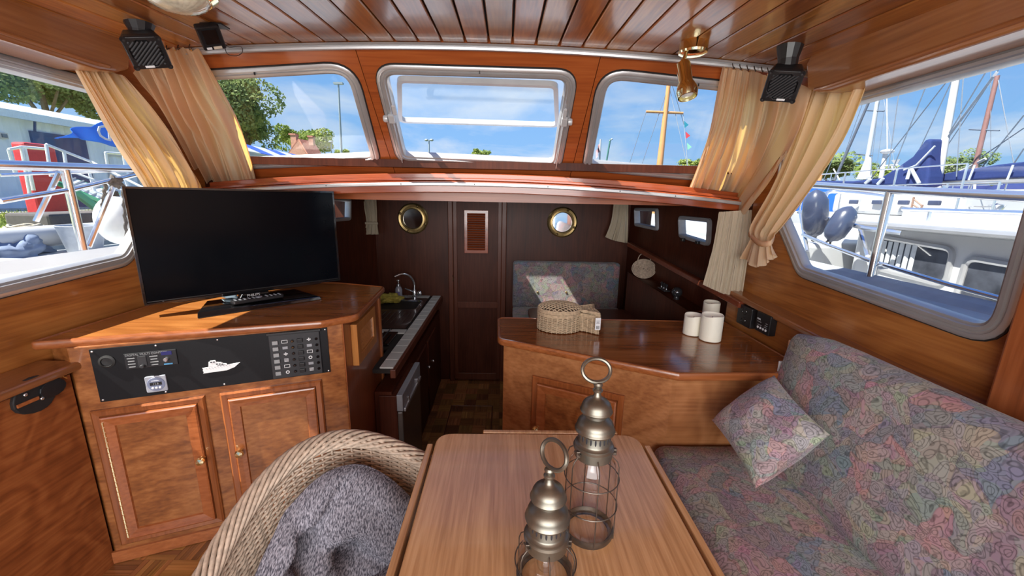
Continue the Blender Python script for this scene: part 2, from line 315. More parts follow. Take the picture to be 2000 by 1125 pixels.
def paisley(name, dim=1.0, scale=1.0):
    m_, N_, L_, b = newmat(name); setp(b, rough=.9, spec=.1, sheen=.2)
    t = N_.new('ShaderNodeTexCoord')
    def mapping(s): q = N_.new('ShaderNodeMapping'); q.inputs['Scale'].default_value = (s, s, s); return q
    # warp
    wn = N_.new('ShaderNodeTexNoise'); wn.inputs['Scale'].default_value = 11*scale; wn.inputs['Detail'].default_value = 1; L_.new(t.outputs['Object'], wn.inputs[0])
    sub = N_.new('ShaderNodeVectorMath'); sub.operation = 'MULTIPLY_ADD'; sub.inputs[1].default_value = (.10/scale,)*3; L_.new(wn.outputs['Color'], sub.inputs[0]); L_.new(t.outputs['Object'], sub.inputs[2])
    def vor(s, feat='F1', out_='Color'):
        v = N_.new('ShaderNodeTexVoronoi'); v.feature = feat; v.inputs['Scale'].default_value = s*scale; L_.new(sub.outputs[0], v.inputs[0]); return v.outputs[out_]
    big = vor(12); sepb = N_.new('ShaderNodeSeparateColor'); L_.new(big, sepb.inputs[0])
    r_ = N_.new('ShaderNodeValToRGB'); L_.new(sepb.outputs[0], r_.inputs[0]); r_.color_ramp.interpolation = 'CONSTANT'; e_ = r_.color_ramp.elements
    pal = [(.20, .185, .18), (.14, .155, .19), (.25, .19, .185), (.175, .185, .175), (.22, .195, .195), (.185, .14, .155), (.215, .21, .185), (.25, .165, .17), (.16, .155, .17)]
    e_[0].position = 0; e_[0].color = tuple(c*dim for c in pal[0])+(1,); e_[1].position = .11; e_[1].color = tuple(c*dim for c in pal[1])+(1,)
    for i, c in enumerate(pal[2:]): q = e_.new(.22+.11*i); q.color = tuple(x*dim for x in c)+(1,)
    # mid motifs
    mid = vor(34); r2 = N_.new('ShaderNodeSeparateColor'); L_.new(mid, r2.inputs[0])
    mx1 = N_.new('ShaderNodeMix'); mx1.data_type = 'RGBA'; mx1.blend_type = 'OVERLAY'; mx1.inputs[0].default_value = .42; L_.new(r_.outputs[0], mx1.inputs[6])
    gm = N_.new('ShaderNodeMix'); gm.data_type = 'RGBA'; gm.inputs[0].default_value = .72; L_.new(mid, gm.inputs[6]); gm.inputs[7].default_value = (.47, .45, .46, 1); L_.new(gm.outputs[2], mx1.inputs[7])
    # concentric lines inside the motifs
    dist = vor(34, 'F1', 'Distance'); mm = N_.new('ShaderNodeMath'); mm.operation = 'MULTIPLY'; mm.inputs[1].default_value = 26; L_.new(dist, mm.inputs[0]); sn = N_.new('ShaderNodeMath'); sn.operation = 'SINE'; L_.new(mm.outputs[0], sn.inputs[0])
    l1 = N_.new('ShaderNodeMapRange'); l1.inputs[1].default_value = .35; l1.inputs[2].default_value = .95; l1.inputs[3].default_value = 1.22; l1.inputs[4].default_value = .66; L_.new(sn.outputs[0], l1.inputs[0])
    ed = vor(12, 'DISTANCE_TO_EDGE', 'Distance'); l2 = N_.new('ShaderNodeMapRange'); l2.inputs[1].default_value = .0; l2.inputs[2].default_value = .035; l2.inputs[3].default_value = .80; l2.inputs[4].default_value = 1; L_.new(ed, l2.inputs[0])
    # meandering dark contours
    cn = N_.new('ShaderNodeTexNoise'); cn.inputs['Scale'].default_value = 24*scale; cn.inputs['Detail'].default_value = 1.5; L_.new(t.outputs['Object'], cn.inputs[0])
    c2 = N_.new('ShaderNodeMath'); c2.operation = 'MULTIPLY'; c2.inputs[1].default_value = 44; L_.new(cn.outputs[0], c2.inputs[0]); c3 = N_.new('ShaderNodeMath'); c3.operation = 'SINE'; L_.new(c2.outputs[0], c3.inputs[0])
    l3 = N_.new('ShaderNodeMapRange'); l3.inputs[1].default_value = .55; l3.inputs[2].default_value = 1; l3.inputs[3].default_value = 1; l3.inputs[4].default_value = .66; L_.new(c3.outputs[0], l3.inputs[0])
    a = N_.new('ShaderNodeMath'); a.operation = 'MULTIPLY'; L_.new(l1.outputs[0], a.inputs[0]); L_.new(l2.outputs[0], a.inputs[1]); c = N_.new('ShaderNodeMath'); c.operation = 'MULTIPLY'; L_.new(a.outputs[0], c.inputs[0]); L_.new(l3.outputs[0], c.inputs[1])
    mu = N_.new('ShaderNodeVectorMath'); mu.operation = 'SCALE'; L_.new(mx1.outputs[2], mu.inputs[0]); L_.new(c.outputs[0], mu.inputs['Scale']); L_.new(mu.outputs[0], b.inputs['Base Color'])
    return m_
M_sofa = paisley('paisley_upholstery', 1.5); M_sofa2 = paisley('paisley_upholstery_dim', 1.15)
def tweed():
    m_, N_, L_, b = newmat('slub_grey_tweed'); setp(b, rough=.9, spec=.1)
    t = N_.new('ShaderNodeTexCoord'); mp_ = N_.new('ShaderNodeMapping'); mp_.inputs['Scale'].default_value = (480, 130, 130); mp_.inputs['Rotation'].default_value = (.3, .5, .4); L_.new(t.outputs['Object'], mp_.inputs[0])
    n_ = N_.new('ShaderNodeTexNoise'); n_.inputs['Scale'].default_value = 1; n_.inputs['Detail'].default_value = 2; L_.new(mp_.outputs[0], n_.inputs[0])
    r_ = N_.new('ShaderNodeValToRGB'); L_.new(n_.outputs[0], r_.inputs[0]); r_.color_ramp.elements[0].position = .38; r_.color_ramp.elements[1].position = .66
    r_.color_ramp.elements[0].color = (.06, .058, .075, 1); r_.color_ramp.elements[1].color = (.34, .33, .38, 1); L_.new(r_.outputs[0], b.inputs['Base Color'])
    bp = N_.new('ShaderNodeBump'); bp.inputs['Strength'].default_value = .4; bp.inputs['Distance'].default_value = .002; L_.new(n_.outputs[0], bp.inputs['Height']); L_.new(bp.outputs[0], b.inputs['Normal'])
    return m_
M_tweed = tweed()
M_wick = plain('grey_brown_wicker', (.44, .34, .26), .6, noise_amt=.28, scale=70)
M_wick2 = plain('pale_wicker', (.50, .38, .25), .6, noise_amt=.25, scale=90)
def leafmat(name, a_, b_):
    m_, N_, L_, b = newmat(name); setp(b, rough=.6, spec=.2); oi = N_.new('ShaderNodeTexCoord'); n_ = N_.new('ShaderNodeTexNoise'); n_.inputs['Scale'].default_value = .9; n_.inputs['Detail'].default_value = 8; L_.new(oi.outputs['Object'], n_.inputs[0])
    r_ = N_.new('ShaderNodeValToRGB'); L_.new(n_.outputs[0], r_.inputs[0]); r_.color_ramp.elements[0].position = .35; r_.color_ramp.elements[1].position = .65; r_.color_ramp.elements[0].color = a_+(1,); r_.color_ramp.elements[1].color = b_+(1,)
    L_.new(r_.outputs[0], b.inputs['Base Color'])
    tr = N_.new('ShaderNodeBsdfTranslucent'); L_.new(r_.outputs[0], tr.inputs[0]); mx_ = N_.new('ShaderNodeMixShader'); mx_.inputs[0].default_value = .3; L_.new(b.outputs[0], mx_.inputs[1]); L_.new(tr.outputs[0], mx_.inputs[2]); L_.new(mx_.outputs[0], N_['Material Output'].inputs[0]); return m_
M_leaf = leafmat('leaf_green', (.09, .15, .05), (.24, .30, .12)); M_leaf2 = leafmat('leaf_bright', (.13, .20, .04), (.32, .38, .10)); M_bark = plain('bark', (.16, .12, .08), .9, scale=6, noise_amt=.3)
# ================================================================ STRUCTURE
XL, XR, XC = -1.66, 1.34, -0.15
def zc(x, y): return 2.083-.033*(x-XC)**2-.061*(1.88-y)
WP = Vector((0, 2.35, 1.6)); WY = Vector((0, -.7, .714)).normalized(); WZ = Vector((1, 0, 0)).cross(WY).normalized()
MW = frame_M(WP, (1, 0, 0), WY); MWi = MW.inverted()
def w2(px, py): p = MWi @ at(px, py, P=WP, n=WZ); return (p.x, p.y)
def wtop(x):
    z = 2.083-.033*(x-XC)**2+.02; return (x, (z-1.6)/WY.z)
def wbot(x): return (x, (-.035*(x-XC)**2-.035)/WY.z)
wf = tag(MB().box((XC, 2.44, 1.50), (2.90, .03, .16)).build('wall_front', M_plyr), kind='structure')
winL = rpoly([w2(330, 142), w2(692, 121), w2(744, 318), w2(430, 331)], [.08, .12, .07, .08], 8)
winC = rpoly([w2(728, 125), w2(1130, 137), w2(1094, 331), w2(777, 317)], [.10, .10, .08, .08], 8)
winR = rpoly([w2(1172, 133), w2(1530, 172), w2(1500, 364), w2(1137, 331)], [.12, .08, .08, .08], 8)
s1, s2 = (w2(690, 85), w2(767, 324)), (w2(1176, 100), w2(1118, 326))
def on(seg, y): (ax, ay), (bx, by) = seg; t = (y-ay)/(by-ay); return ax+(bx-ax)*t
def edge_top(x0, x1, n=14): return [wtop(x0+(x1-x0)*i/n) for i in range(n+1)]
def edge_bot(x0, x1, n=14): return [wbot(x0+(x1-x0)*i/n) for i in range(n+1)]
g = .0016
for (a, b_, hole) in [(None, s1, winL), (s1, s2, winC), (s2, None, winR)]:
    xa_t = XL+.02 if a is None else on(a, wtop(on(a, .6))[1])+g; xa_b = XL+.02 if a is None else on(a, -.04)+g
    xb_t = XR-.02 if b_ is None else on(b_, wtop(on(b_, .6))[1])-g; xb_b = XR-.02 if b_ is None else on(b_, -.04)-g
    out_ = edge_top(xa_t, xb_t)+edge_bot(xb_b, xa_b)
    holed(out_, [inset(hole, .012)], .03, MW @ Matrix.Translation((0, 0, -.018)), 'panel', M_plyr, wf)
FR = [(-.003, -.004), (-.002, .006), (.004, .010), (.012, .011), (.015, .006), (.021, .006), (.024, .012), (.034, .012), (.037, .004), (.044, .003), (.050, -.010), (.050, -.034), (.03, -.04)]
def window(name, poly, M, sgn=1, fr=FR, pane=True, holes=None):
    w = thing(name, None, None, M=M, kind='structure'); del_ = [(d, h*sgn) for d, h in fr]
    ring(MB(), poly, del_, M).build('window_frame', M_alu, w, smooth=True)
    ring(MB(), poly, [(-.007, -.003*sgn), (-.006, .003*sgn), (-.001, .004*sgn), (0, -.003*sgn)], M).build('seal', M_rubber, w, smooth=True)
    if pane:
        z = -.026*sgn; MB().prism(inset(poly, .046), z-.002, z+.002, M).build('pane', M_glass, w)
    return w
w1 = window('window_1', winL, MW); w3 = window('window_3', winR, MW); wc = window('window_2', winC, MW, pane=False)
for sg_ in (s1, s2):
    a_, b_ = on(sg_, -.03), on(sg_, .62); MB().add([(a_-.012, -.03, -.036), (a_+.012, -.03, -.036), (b_+.012, .62, -.036), (b_-.012, .62, -.036)], [(0, 1, 2, 3)], MW).build('seam_backing', M_gap, wf, solid=.004)
# drain plugs on the top frames
for w_, q in [(w1, (499, 141)), (wc, (937, 138)), (w3, (1363, 163))]:
    p = MW @ Vector(w2(*q)+(.012,)); MB().box((p.x, p.y, p.z), (.004, .006, .012)).build('screw', M_black, w_)
# the opened centre sash: hinged along the top, swung out; a rail across at mid height
h0, h1 = Vector(at(775, 152, P=WP, n=WZ)), Vector(at(1090, 163, P=WP, n=WZ))
r0, r1 = at(778, 236, y=2.47), at(1092, 246, y=2.47)
Ms = frame_M((h0+h1)/2, (h1-h0), ((h0+h1)/2-(r0+r1)/2)); Msi = Ms.inverted()
spoly = rpoly([(Msi @ v)[:2] for v in (h0, h1, r1, r0)], .05, 6)
ring(MB(), spoly, [(0, -.012), (0, .012), (.022, .012), (.022, -.012), (0, -.012)], Ms).build('sash', M_galv, wc, smooth=True)
MB().prism(inset(spoly, .02), -.002, .002, Ms).build('pane', M_glass, wc)
MB().tube([r0+Vector((0, -.004, .008)), r1+Vector((0, -.004, .008))], .013, 8).build('sash_rail', M_white, wc, smooth=True)
for a_, b2, c2 in [((765, 232), (786, 318), (770, 215)), ((1102, 238), (1086, 329), (1103, 222))]:
    pa = at(*a_, P=WP+WZ*.02, n=WZ); pb = at(*b2, P=WP+WZ*.03, n=WZ)
    MB().tube([pa, pb], [.006, .0025], 6).build('stay', M_alu, wc, smooth=True)
    pc = at(*c2, P=WP+WZ*.03, n=WZ)
    k = MB().box((0, 0, 0), (.03, .045, .018), Matrix.Translation(pa) @ MW.to_3x3().to_4x4()); k.box((0, 0, 0), (.018, .05, .012), Matrix.Translation(pc) @ MW.to_3x3().to_4x4()); k.build('latch', M_galv, wc, bevel=.003)
    kn = Matrix.Translation(pa+Vector((-.028 if a_[0] < 900 else .028, 0, 0))) @ Matrix.Rotation(pi/2, 4, 'Y')
    MB().lathe([(0, -.012), (.016, -.010), (.018, 0), (.016, .010), (0, .012)], seg=12, M=kn).build('knob', M_galv, wc, smooth=True)
# cambered ledge under the windscreen
def cam_strip(y0, y1, z0, z1, name, mat, parent=None, x0=XL+.03, x1=XR+.0, bevel=.003, n=24, slope=0, **kw):
    rows = []
    for (y, z) in [(y0, z1), (y1, z1-slope), (y1, z0), (y0, z0)]:
        rows.append([Vector((x0+(x1-x0)*i/n, y, z-.035*(x0+(x1-x0)*i/n-XC)**2)) for i in range(n+1)])
    mb = MB(); mb.grid(rows+[rows[0]]); k = n+1
    mb.f += [(0, k, 2*k, 3*k), (n, 3*k+n, 2*k+n, k+n)]
    return mb.build(name, mat, parent, bevel=bevel, **kw)
tr = cam_strip(2.40, 2.29, 1.545, 1.585, 'trim_1', M_red, kind='structure', slope=.012)
cam_strip(2.33, 2.235, 1.532, 1.552, 'ledge_board', M_red, tr, slope=.006)
cam_strip(2.33, 2.205, 1.512, 1.536, 'ledge_board', M_red, tr, slope=.008)
cam_strip(2.33, 2.215, 1.470, 1.512, 'lip', M_red, tr)
al2 = cam_strip(2.215, 2.197, 1.503, 1.522, 'strip', M_alu, tr, bevel=.004)
for q in (513, 650, 790, 928, 1067, 1205, 1312):
    x = (q-988)/780*2.2; MB().ball((x, 2.196, 1.513-.035*(x-XC)**2), (.003, .002, .003), 8, 6).build('screw', M_black, tr)
# ceiling: planks following the camber and rising forward
cl = tag(MB().grid([[Vector((XL+3*i/20, y, zc(XL+3*i/20, y)+.03)) for i in range(21)] for y in (-1.35, 1.95)]).build('ceiling', M_gap, solid=.01), kind='structure')
pw = .0985; x = XC-15*pw-.03
for i in range(31):
    xa, xb = x+i*pw+.0036, x+(i+1)*pw-.0036
    if xa < XL: xa = XL
    if xb > XR: xb = XR
    if xb-xa < .02: continue
    for (ya, yb) in [(-1.35, 1.905)]:
        vs = []
        for y in (ya, yb):
            for xx, dz in ((xa, .0035), (xa+.003, 0), (xb-.003, 0), (xb, .0035)): vs.append((xx, y, zc(xx, y)+dz))
            vs += [(xb, y, zc(xb, y)+.014), (xa, y, zc(xa, y)+.014)]
        MB().add(vs, [(0, 1, 7, 6), (1, 2, 8, 7), (2, 3, 9, 8), (3, 4, 10, 9), (4, 5, 11, 10), (5, 0, 6, 11), (0, 5, 4, 3, 2, 1), (6, 7, 8, 9, 10, 11)]).build('plank', M_plank, cl)
# aluminium curtain track where ceiling meets the windscreen
tk = []
for (dy, dz) in [(0, 0), (-.012, -.002), (-.014, -.010), (-.009, -.012), (-.009, -.017), (-.014, -.019), (-.012, -.027), (0, -.028)]:
    tk.append([Vector((xx, 1.885+dy, zc(xx, 1.885)-.001+dz)) for xx in [XL+.03+(XR-XL-.05)*i/40 for i in range(41)]])
tag(MB().grid(tk+[tk[0]]).build('trim_2', M_alu, smooth=True), kind='structure')
# side beams with tapered, rounded ends
def beam(name, xi, xo, y1, zb, zt):
    prof = [(-1.35, zt), (y1-.02, zt), (y1-.0, zt-.03), (y1-.03, zb+.04), (y1-.09, zb+.012), (y1-.16, zb), (-1.35, zb)]
    Mx = Matrix(((0, 0, 1, 0), (1, 0, 0, 0), (0, 1, 0, 0), (0, 0, 0, 1)))
    return tag(MB().prism([(a, b) for a, b in prof], min(xi, xo), max(xi, xo), Mx).build(name, M_solidy, bevel=.012, seg=3), kind='structure')
for b_, x_, z_ in ((beam('trim_3', -1.49, XL+.01, 1.78, 1.872, 2.03), -1.49, 1.893), (beam('trim_4', 1.19, XR-.01, 1.74, 1.855, 2.02), 1.19, 1.876)):
    MB().tube([(x_, -1.35, z_), (x_, 1.60, z_), (x_, 1.66, z_+.004)], .007, 8).build('beading', M_solidy, b_, smooth=True)
# side walls of the saloon with their window openings
MX = Matrix(((0, 0, 1, 0), (1, 0, 0, 0), (0, 1, 0, 0), (0, 0, 0, 1)))    # local (x,y,z) -> world (z, x, y)
def yz(px, py, X): p = at(px, py, x=X); return (p.y, p.z)
F1, F2 = yz(1521, 443, XR), yz(1560, 538, XR); sl_ = (F1[0]-F2[0])/(F1[1]-F2[1])
F3 = (2.02, F2[1]+(2.02-F2[0])/sl_)
wpoly = rpoly([(.99, 1.875), (1.93, 1.875), (2.02, 1.72), F3, F2, (.985, 1.075)], [.07, .05, .03, .03, .10, .10], 6)
def side_wall(name, X, z0):
    o = [(-1.35, z0), (-1.35, 2.03), (1.93, 2.05), (2.38, 1.6), (2.38, z0)]
    M = Matrix.Translation((X+(.015 if X > 0 else -.015), 0, 0)) @ MX
    return holed(o, [inset(wpoly, .012)], .03, M, name, M_ply if X < 0 else M_ply2, kind='structure')
M_ply2 = wood('mahogany_ply_side', (.20, .062, .014), (.33, .115, .026), (.43, .17, .042), 'y', 2.4, 6, rough=.34, coat=.3, figure=.5, stretch=.35)
M_ply = M_ply2
side_wall('wall_left', XL, -.02); side_wall('wall_right', XR, -.36)
window('window_4', wpoly, Matrix.Translation((XL, 0, 0)) @ MX, 1); window('window_5', wpoly, Matrix.Translation((XR, 0, 0)) @ MX, -1)
# aft corner post of the right-hand window
tag(MB().box((1.315, .905, 1.40), (.05, .10, 1.0)).build('trim_5', M_solid, bevel=.006), kind='structure')
# right ledge running under the window, and the panel below it that holds the sockets
def slope_bar(name, p0, p1, w, h, mat, **kw):
    p0, p1 = Vector(p0), Vector(p1); M = frame_M((p0+p1)/2, (p1-p0), Vector((0, 1, 0)).cross(p1-p0) if abs((p1-p0).normalized().y) < .9 else Vector((-1, 0, 0)).cross(Vector((0, 0, 0))+(p1-p0)).cross(p1-p0)*-1)
    return MB().box((0, 0, 0), ((p1-p0).length, w, h), M).build(name, mat, **kw)
lg = MB()
for (xa, xb, dz0, dz1) in [(1.25, 1.35, -.032, 0)]:
    ys = [(-1.3, .80), (2.19, .972)]
    vs = []
    for y, z in ys: vs += [(xa, y, z+dz0), (xb, y, z+dz0), (xb, y, z+dz1), (xa, y, z+dz1)]
    lg.add(vs, [(0, 1, 5, 4), (1, 2, 6, 5), (2, 3, 7, 6), (3, 0, 4, 7), (3, 2, 1, 0), (4, 5, 6, 7)])
tag(lg.build('trim_6', M_solidy, bevel=.010, seg=3), kind='structure')
tag(MB().prism([(1.262, 0), (1.34, 0), (1.34, .77), (1.262, .77)], 0, 0).v and MB().add([(1.275, -1.3, .0), (1.275, 2.19, .0), (1.275, 2.19, .945), (1.275, -1.3, .775), (1.335, -1.3, .0), (1.335, 2.19, .0), (1.335, 2.19, .945), (1.335, -1.3, .775)], [(0, 1, 2, 3), (4, 7, 6, 5), (0, 4, 5, 1), (1, 5, 6, 2), (2, 6, 7, 3), (3, 7, 4, 0)]).build('wall_right_lining', M_ply2), kind='structure')
# left: lower lining and narrow shelf aft of the cabinet
tag(MB().box((-1.545, .02, .405), (.03, 2.62, .81)).build('wall_left_lining', M_plyl := wood('left_lining_ply', (.17, .045, .013), (.27, .078, .022), (.36, .12, .036), 'y', 2.6, 11, rough=.36, coat=.2, figure=.6, stretch=.7)), kind='structure')
lgs = MB(); vs = []
for y, z in [(-1.3, .83), (1.36, .852)]: vs += [(-1.66, y, z-.03), (-1.50, y, z-.03), (-1.50, y, z), (-1.66, y, z)]
tag(lgs.add(vs, [(0, 1, 5, 4), (1, 2, 6, 5), (2, 3, 7, 6), (3, 0, 4, 7), (3, 2, 1, 0), (4, 5, 6, 7)]).build('trim_7', M_solidy, bevel=.011, seg=3), kind='structure')
# floors
fl = tag(MB().box((XC, .14, -.025), (3.0, 2.96, .03)).build('floor', M_gap), kind='structure')
bw = .115
def finger_mesh(L_, w_, h_, name, mat):
    m_ = MB().box((0, 0, h_/2), (L_-.0012, w_-.0012, h_)); o = m_.build(name, mat, bevel=0); return o
near = []; far = MB(); k = 0
proto = None
for i in range(-1, 26):
    for j in range(0, 25):
        cx, cy = XL+bw*(i+.5), -1.3+bw*(j+.5)
        if cx > XR-.05 or cy > 1.60: continue
        vis = -1.50 < cx < -.72 and .93 < cy < 1.6
        horiz = (i+j) % 2
        for q in range(5):
            o_ = (q-2)*bw/5; ps = (cx, cy+o_, -.010) if horiz else (cx+o_, cy, -.010)
            if vis:
                if proto is None:
                    proto = MB().box((0, 0, .005), (bw-.0012, bw/5-.0012, .010)).build('parquet_finger', M_parq, fl, local=True); ob = proto
                else:
                    ob = proto.copy(); COL.objects.link(ob)
                ob.matrix_local = Matrix.Translation(ps) @ Matrix.Rotation(0 if horiz else pi/2, 4, 'Z')
            else:
                far.box((ps[0], ps[1], -.005), ((bw-.0012, bw/5-.0012, .010) if horiz else (bw/5-.0012, bw-.0012, .010)))
far.build('parquet_field', M_parq, fl, kind='stuff')
f2 = tag(MB().box((XC, 2.72, -.375), (2.98, 2.14, .03)).build('floor_galley', M_gap), kind='structure')
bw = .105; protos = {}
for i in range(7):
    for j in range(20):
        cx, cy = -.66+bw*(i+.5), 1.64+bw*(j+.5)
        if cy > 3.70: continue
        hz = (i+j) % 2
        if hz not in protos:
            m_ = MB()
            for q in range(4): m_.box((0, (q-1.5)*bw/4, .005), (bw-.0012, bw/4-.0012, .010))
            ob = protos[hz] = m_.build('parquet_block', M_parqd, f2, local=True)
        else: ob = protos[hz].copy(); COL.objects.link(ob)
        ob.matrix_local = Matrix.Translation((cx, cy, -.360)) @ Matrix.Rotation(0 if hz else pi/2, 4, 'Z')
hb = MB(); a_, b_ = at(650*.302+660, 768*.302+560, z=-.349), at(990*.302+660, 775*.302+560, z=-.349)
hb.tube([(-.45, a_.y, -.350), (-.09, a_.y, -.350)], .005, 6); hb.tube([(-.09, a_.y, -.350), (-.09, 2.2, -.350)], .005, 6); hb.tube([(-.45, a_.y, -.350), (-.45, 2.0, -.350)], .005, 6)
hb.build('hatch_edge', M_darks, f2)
tag(MB().box((XC, 1.605, -.18), (3.0, .03, .33)).build('wall_step', M_dark), kind='structure')
tag(MB().box((-.60, 1.66, -.05), (.07, .09, .10)).build('trim_8', M_solidx, bevel=.004), kind='structure')
# forward cabin shell
YB = 3.73; XLB, XRB = -1.20, 1.15
def slab_line(p0, p1, t, z0, z1, name, mat, **kw):
    p0, p1 = Vector(p0), Vector(p1); d = (p1-p0).normalized(); n_ = Vector((-d.y, d.x))
    return MB().prism([tuple(p0), tuple(p1), tuple(p1+n_*t), tuple(p0+n_*t)], z0, z1).build(name, mat, **kw)
M_darkb = wood('bulkhead_mahogany', (.040, .010, .005), (.066, .017, .008), (.09, .025, .012), 'z', 2.0, 5, rough=.42, coat=.0, spec=.25, figure=.5, stretch=.4)
tag(MB().box((XC, YB+.02, .63), (3.0, .04, 2.0)).build('wall_forward', M_darkb), kind='structure')
def cabin_wall(name, p0, p1, holes, sgn):
    p0, p1 = Vector(p0+(0,)), Vector(p1+(0,)); M = frame_M(p0, p1-p0, (0, 0, 1)); Ln = (p1-p0).length
    return M, holed([(0, -.36), (Ln, -.36), (Ln, 1.62), (0, 1.62)], holes, .03, M @ Matrix.Translation((0, 0, sgn*.015)), name, M_dark, kind='structure')
pR0, pR1 = (1.34, 2.19), (XRB, YB); pL0, pL1 = (-1.66, 2.30), (XLB, YB)
MRc = frame_M(Vector(pR0+(0,)), Vector(pR1+(0,))-Vector(pR0+(0,)), (0, 0, 1)); MLc = frame_M(Vector(pL0+(0,)), Vector(pL1+(0,))-Vector(pL0+(0,)), (0, 0, 1))
def c2d(px, py, M): p = M.inverted() @ at(px, py, P=M.translation, n=M.to_3x3() @ Vector((0, 0, 1))); return (p.x, p.y)
hA = rpoly([c2d(1241, 406, MRc), c2d(1286, 407, MRc), c2d(1287, 451, MRc), c2d(1242, 441, MRc)], .03, 5)
hB = rpoly([c2d(1327, 421, MRc), c2d(1391, 427, MRc), c2d(1388, 482, MRc), c2d(1329, 463, MRc)], .04, 5)
hC = rpoly([c2d(640, 385, MLc), c2d(684, 388, MLc), c2d(683, 430, MLc), c2d(640, 434, MLc)], .03, 5)
cabin_wall('wall_right_cabin', pR0, pR1, [inset(hA, .02), inset(hB, .022)], 1); cabin_wall('wall_left_cabin', pL0, pL1, [inset(hC, .02)], -1)
FP = [(-.002, 0), (0, .016), (.012, .022), (.020, .022), (.026, .010), (.026, -.03)]
for nm, hh, Mx_, sg in [('window_6', hA, MRc, -1), ('window_7', hB, MRc, -1), ('window_8', hC, MLc, 1)]:
    w_ = thing(nm, None, None, M=Mx_, kind='structure')
    ring(MB(), hh, [(d, h*sg) for d, h in FP], Mx_).build('window_frame', M_grey if nm != 'window_8' else M_alu, w_, smooth=True)
    MB().prism(inset(hh, .022), -.02*sg-.002, -.02*sg+.002, Mx_).build('pane', M_glass, w_)
    if nm == 'window_7':
        for t_ in (.25, .7):
            q = Vector(hh[0]).lerp(Vector(hh[-1]), 0); xs = [p[0] for p in hh]; ys = [p[1] for p in hh]
            c_ = Mx_ @ Vector((lerp(min(xs), max(xs), t_), min(ys)+.012, .028*sg)); MB().box(tuple(c_), (.022, .035, .022)).build('latch', M_black, w_, bevel=.004)
# deckhead over the forward cabin with its daylight hatch
tag(holed([(-1.7, 2.3), (1.4, 2.3), (1.4, 3.77), (-1.7, 3.77)], [[(-.37, 2.82), (0, 2.82), (0, 3.31), (-.37, 3.31)]], .04, Matrix.Translation((0, 0, 1.62)), 'ceiling_cabin', M_dark), kind='structure')
tag(holed([(-1.7, 2.46), (1.4, 2.46), (1.3, 3.9), (-1.6, 3.9)], [[(-.37, 2.82), (0, 2.82), (0, 3.31), (-.37, 3.31)]], .012, Matrix.Translation((0, 0, 1.648)), 'roof_cabin', M_deck), kind='structure')
hw = thing('window_9', None, None, loc=(-.045, 3.21, 1.66), kind='structure')
ring(MB(), [(-.41, 2.78), (.04, 2.78), (.04, 3.35), (-.41, 3.35)], [(0, 0), (0, .03), (.03, .03), (.03, 0)], Matrix.Translation((0, 0, 1.64))).build('window_frame', M_alu, hw)
MB().box((-.185, 3.065, 1.665), (.42, .53, .006)).build('pane', M_glass, hw)
# door in the bulkhead
dp = lambda px, py: at(px, py, y=YB)
dr = thing('door_1', None, None, loc=(-.26, YB, -.34), kind='structure')
MB().box((-.2575, YB-.012, .565), (.455, .022, 1.79)).build('door_leaf', M_dark, dr, bevel=.003)
for x0 in (-.505, -.012): MB().box((x0, YB-.02, .57), (.045, .04, 1.84)).build('jamb', M_darks, dr, bevel=.006)
arch = [Vector((-.53+.545*i/10, YB-.02, 1.485+.028*sin(pi*i/10))) for i in range(11)]
MB().tube(arch, .022, 6).build('door_head', M_darks, dr)
for x0 in (-.462, -.052): MB().box((x0, YB-.028, .565), (.035, .016, 1.78)).build('stile', M_darks, dr, bevel=.003)
zr = dp(930, 594).z; MB().box((-.257, YB-.028, zr), (.38, .016, .06)).build('rail', M_darks, dr, bevel=.003)
MB().box((-.257, YB-.028, -.30), (.38, .016, .07)).build('rail', M_darks, dr, bevel=.003)
lo, hi = dp(908, 493), dp(954, 411); lv = ring(MB(), [(lo.x, lo.z), (hi.x, lo.z), (hi.x, hi.z), (lo.x, hi.z)], [(0, 0), (0, .022), (.028, .022), (.028, 0)], frame_M((0, YB-.022, 0), (1, 0, 0), (0, 0, 1)))
lvo = lv.build('louvre_frame', M_red, dr, bevel=.002)
for i in range(16):
    z = lerp(lo.z+.038, hi.z-.035, i/15); M_ = Matrix.Translation(((lo.x+hi.x)/2, YB-.032, z)) @ Matrix.Rotation(R_(-38), 4, 'X')
    MB().box((0, 0, 0), (hi.x-lo.x-.054, .022, .004), M_).build('louvre_slat', M_red, dr)
hk = [dp(884, 530), dp(884, 542), dp(885, 552)]
MB().tube([hk[0]+Vector((0, -.03, 0)), hk[1]+Vector((.012, -.045, 0)), hk[2]+Vector((0, -.03, 0))], .004, 6).build('door_handle', M_brass, dr, smooth=True)
# ================================================================ FURNITURE
# ---------------- cabinet under the television
A = Vector((-1.525, 1.336, 0)); B = Vector((-.700, 1.659, 0)); Uc = (B-A).normalized(); Nc = Vector((Uc.y, -Uc.x, 0))
MC = frame_M(A, Uc, (0, 0, 1)); MCi = MC.inverted()      # x along the face, y up, +z towards the saloon
def cf(px, py, h=0): p = MCi @ at(px, py, P=A+Nc*h, n=Nc); return (p.x, p.y)
cab = thing('corner_cabinet', 'varnished mahogany corner cabinet with black instrument panel and two doors', 'cabinet', loc=(A.x, A.y, 0))
body = [(A.x, A.y), (B.x, B.y), (-.735, 2.25), (-.90, 2.33), (-1.63, 2.30), (-1.655, 1.40)]
WLc = (B-A).length
dz = .905
MB().prism(body, .0, .905).build('body', M_ply_c := wood('cabinet_ply', (.17, .053, .015), (.29, .100, .028), (.41, .16, .05), 'x', 2.2, 9, rough=.32, coat=.3, figure=.6, stretch=.8, bump=.03), cab, bevel=.004)
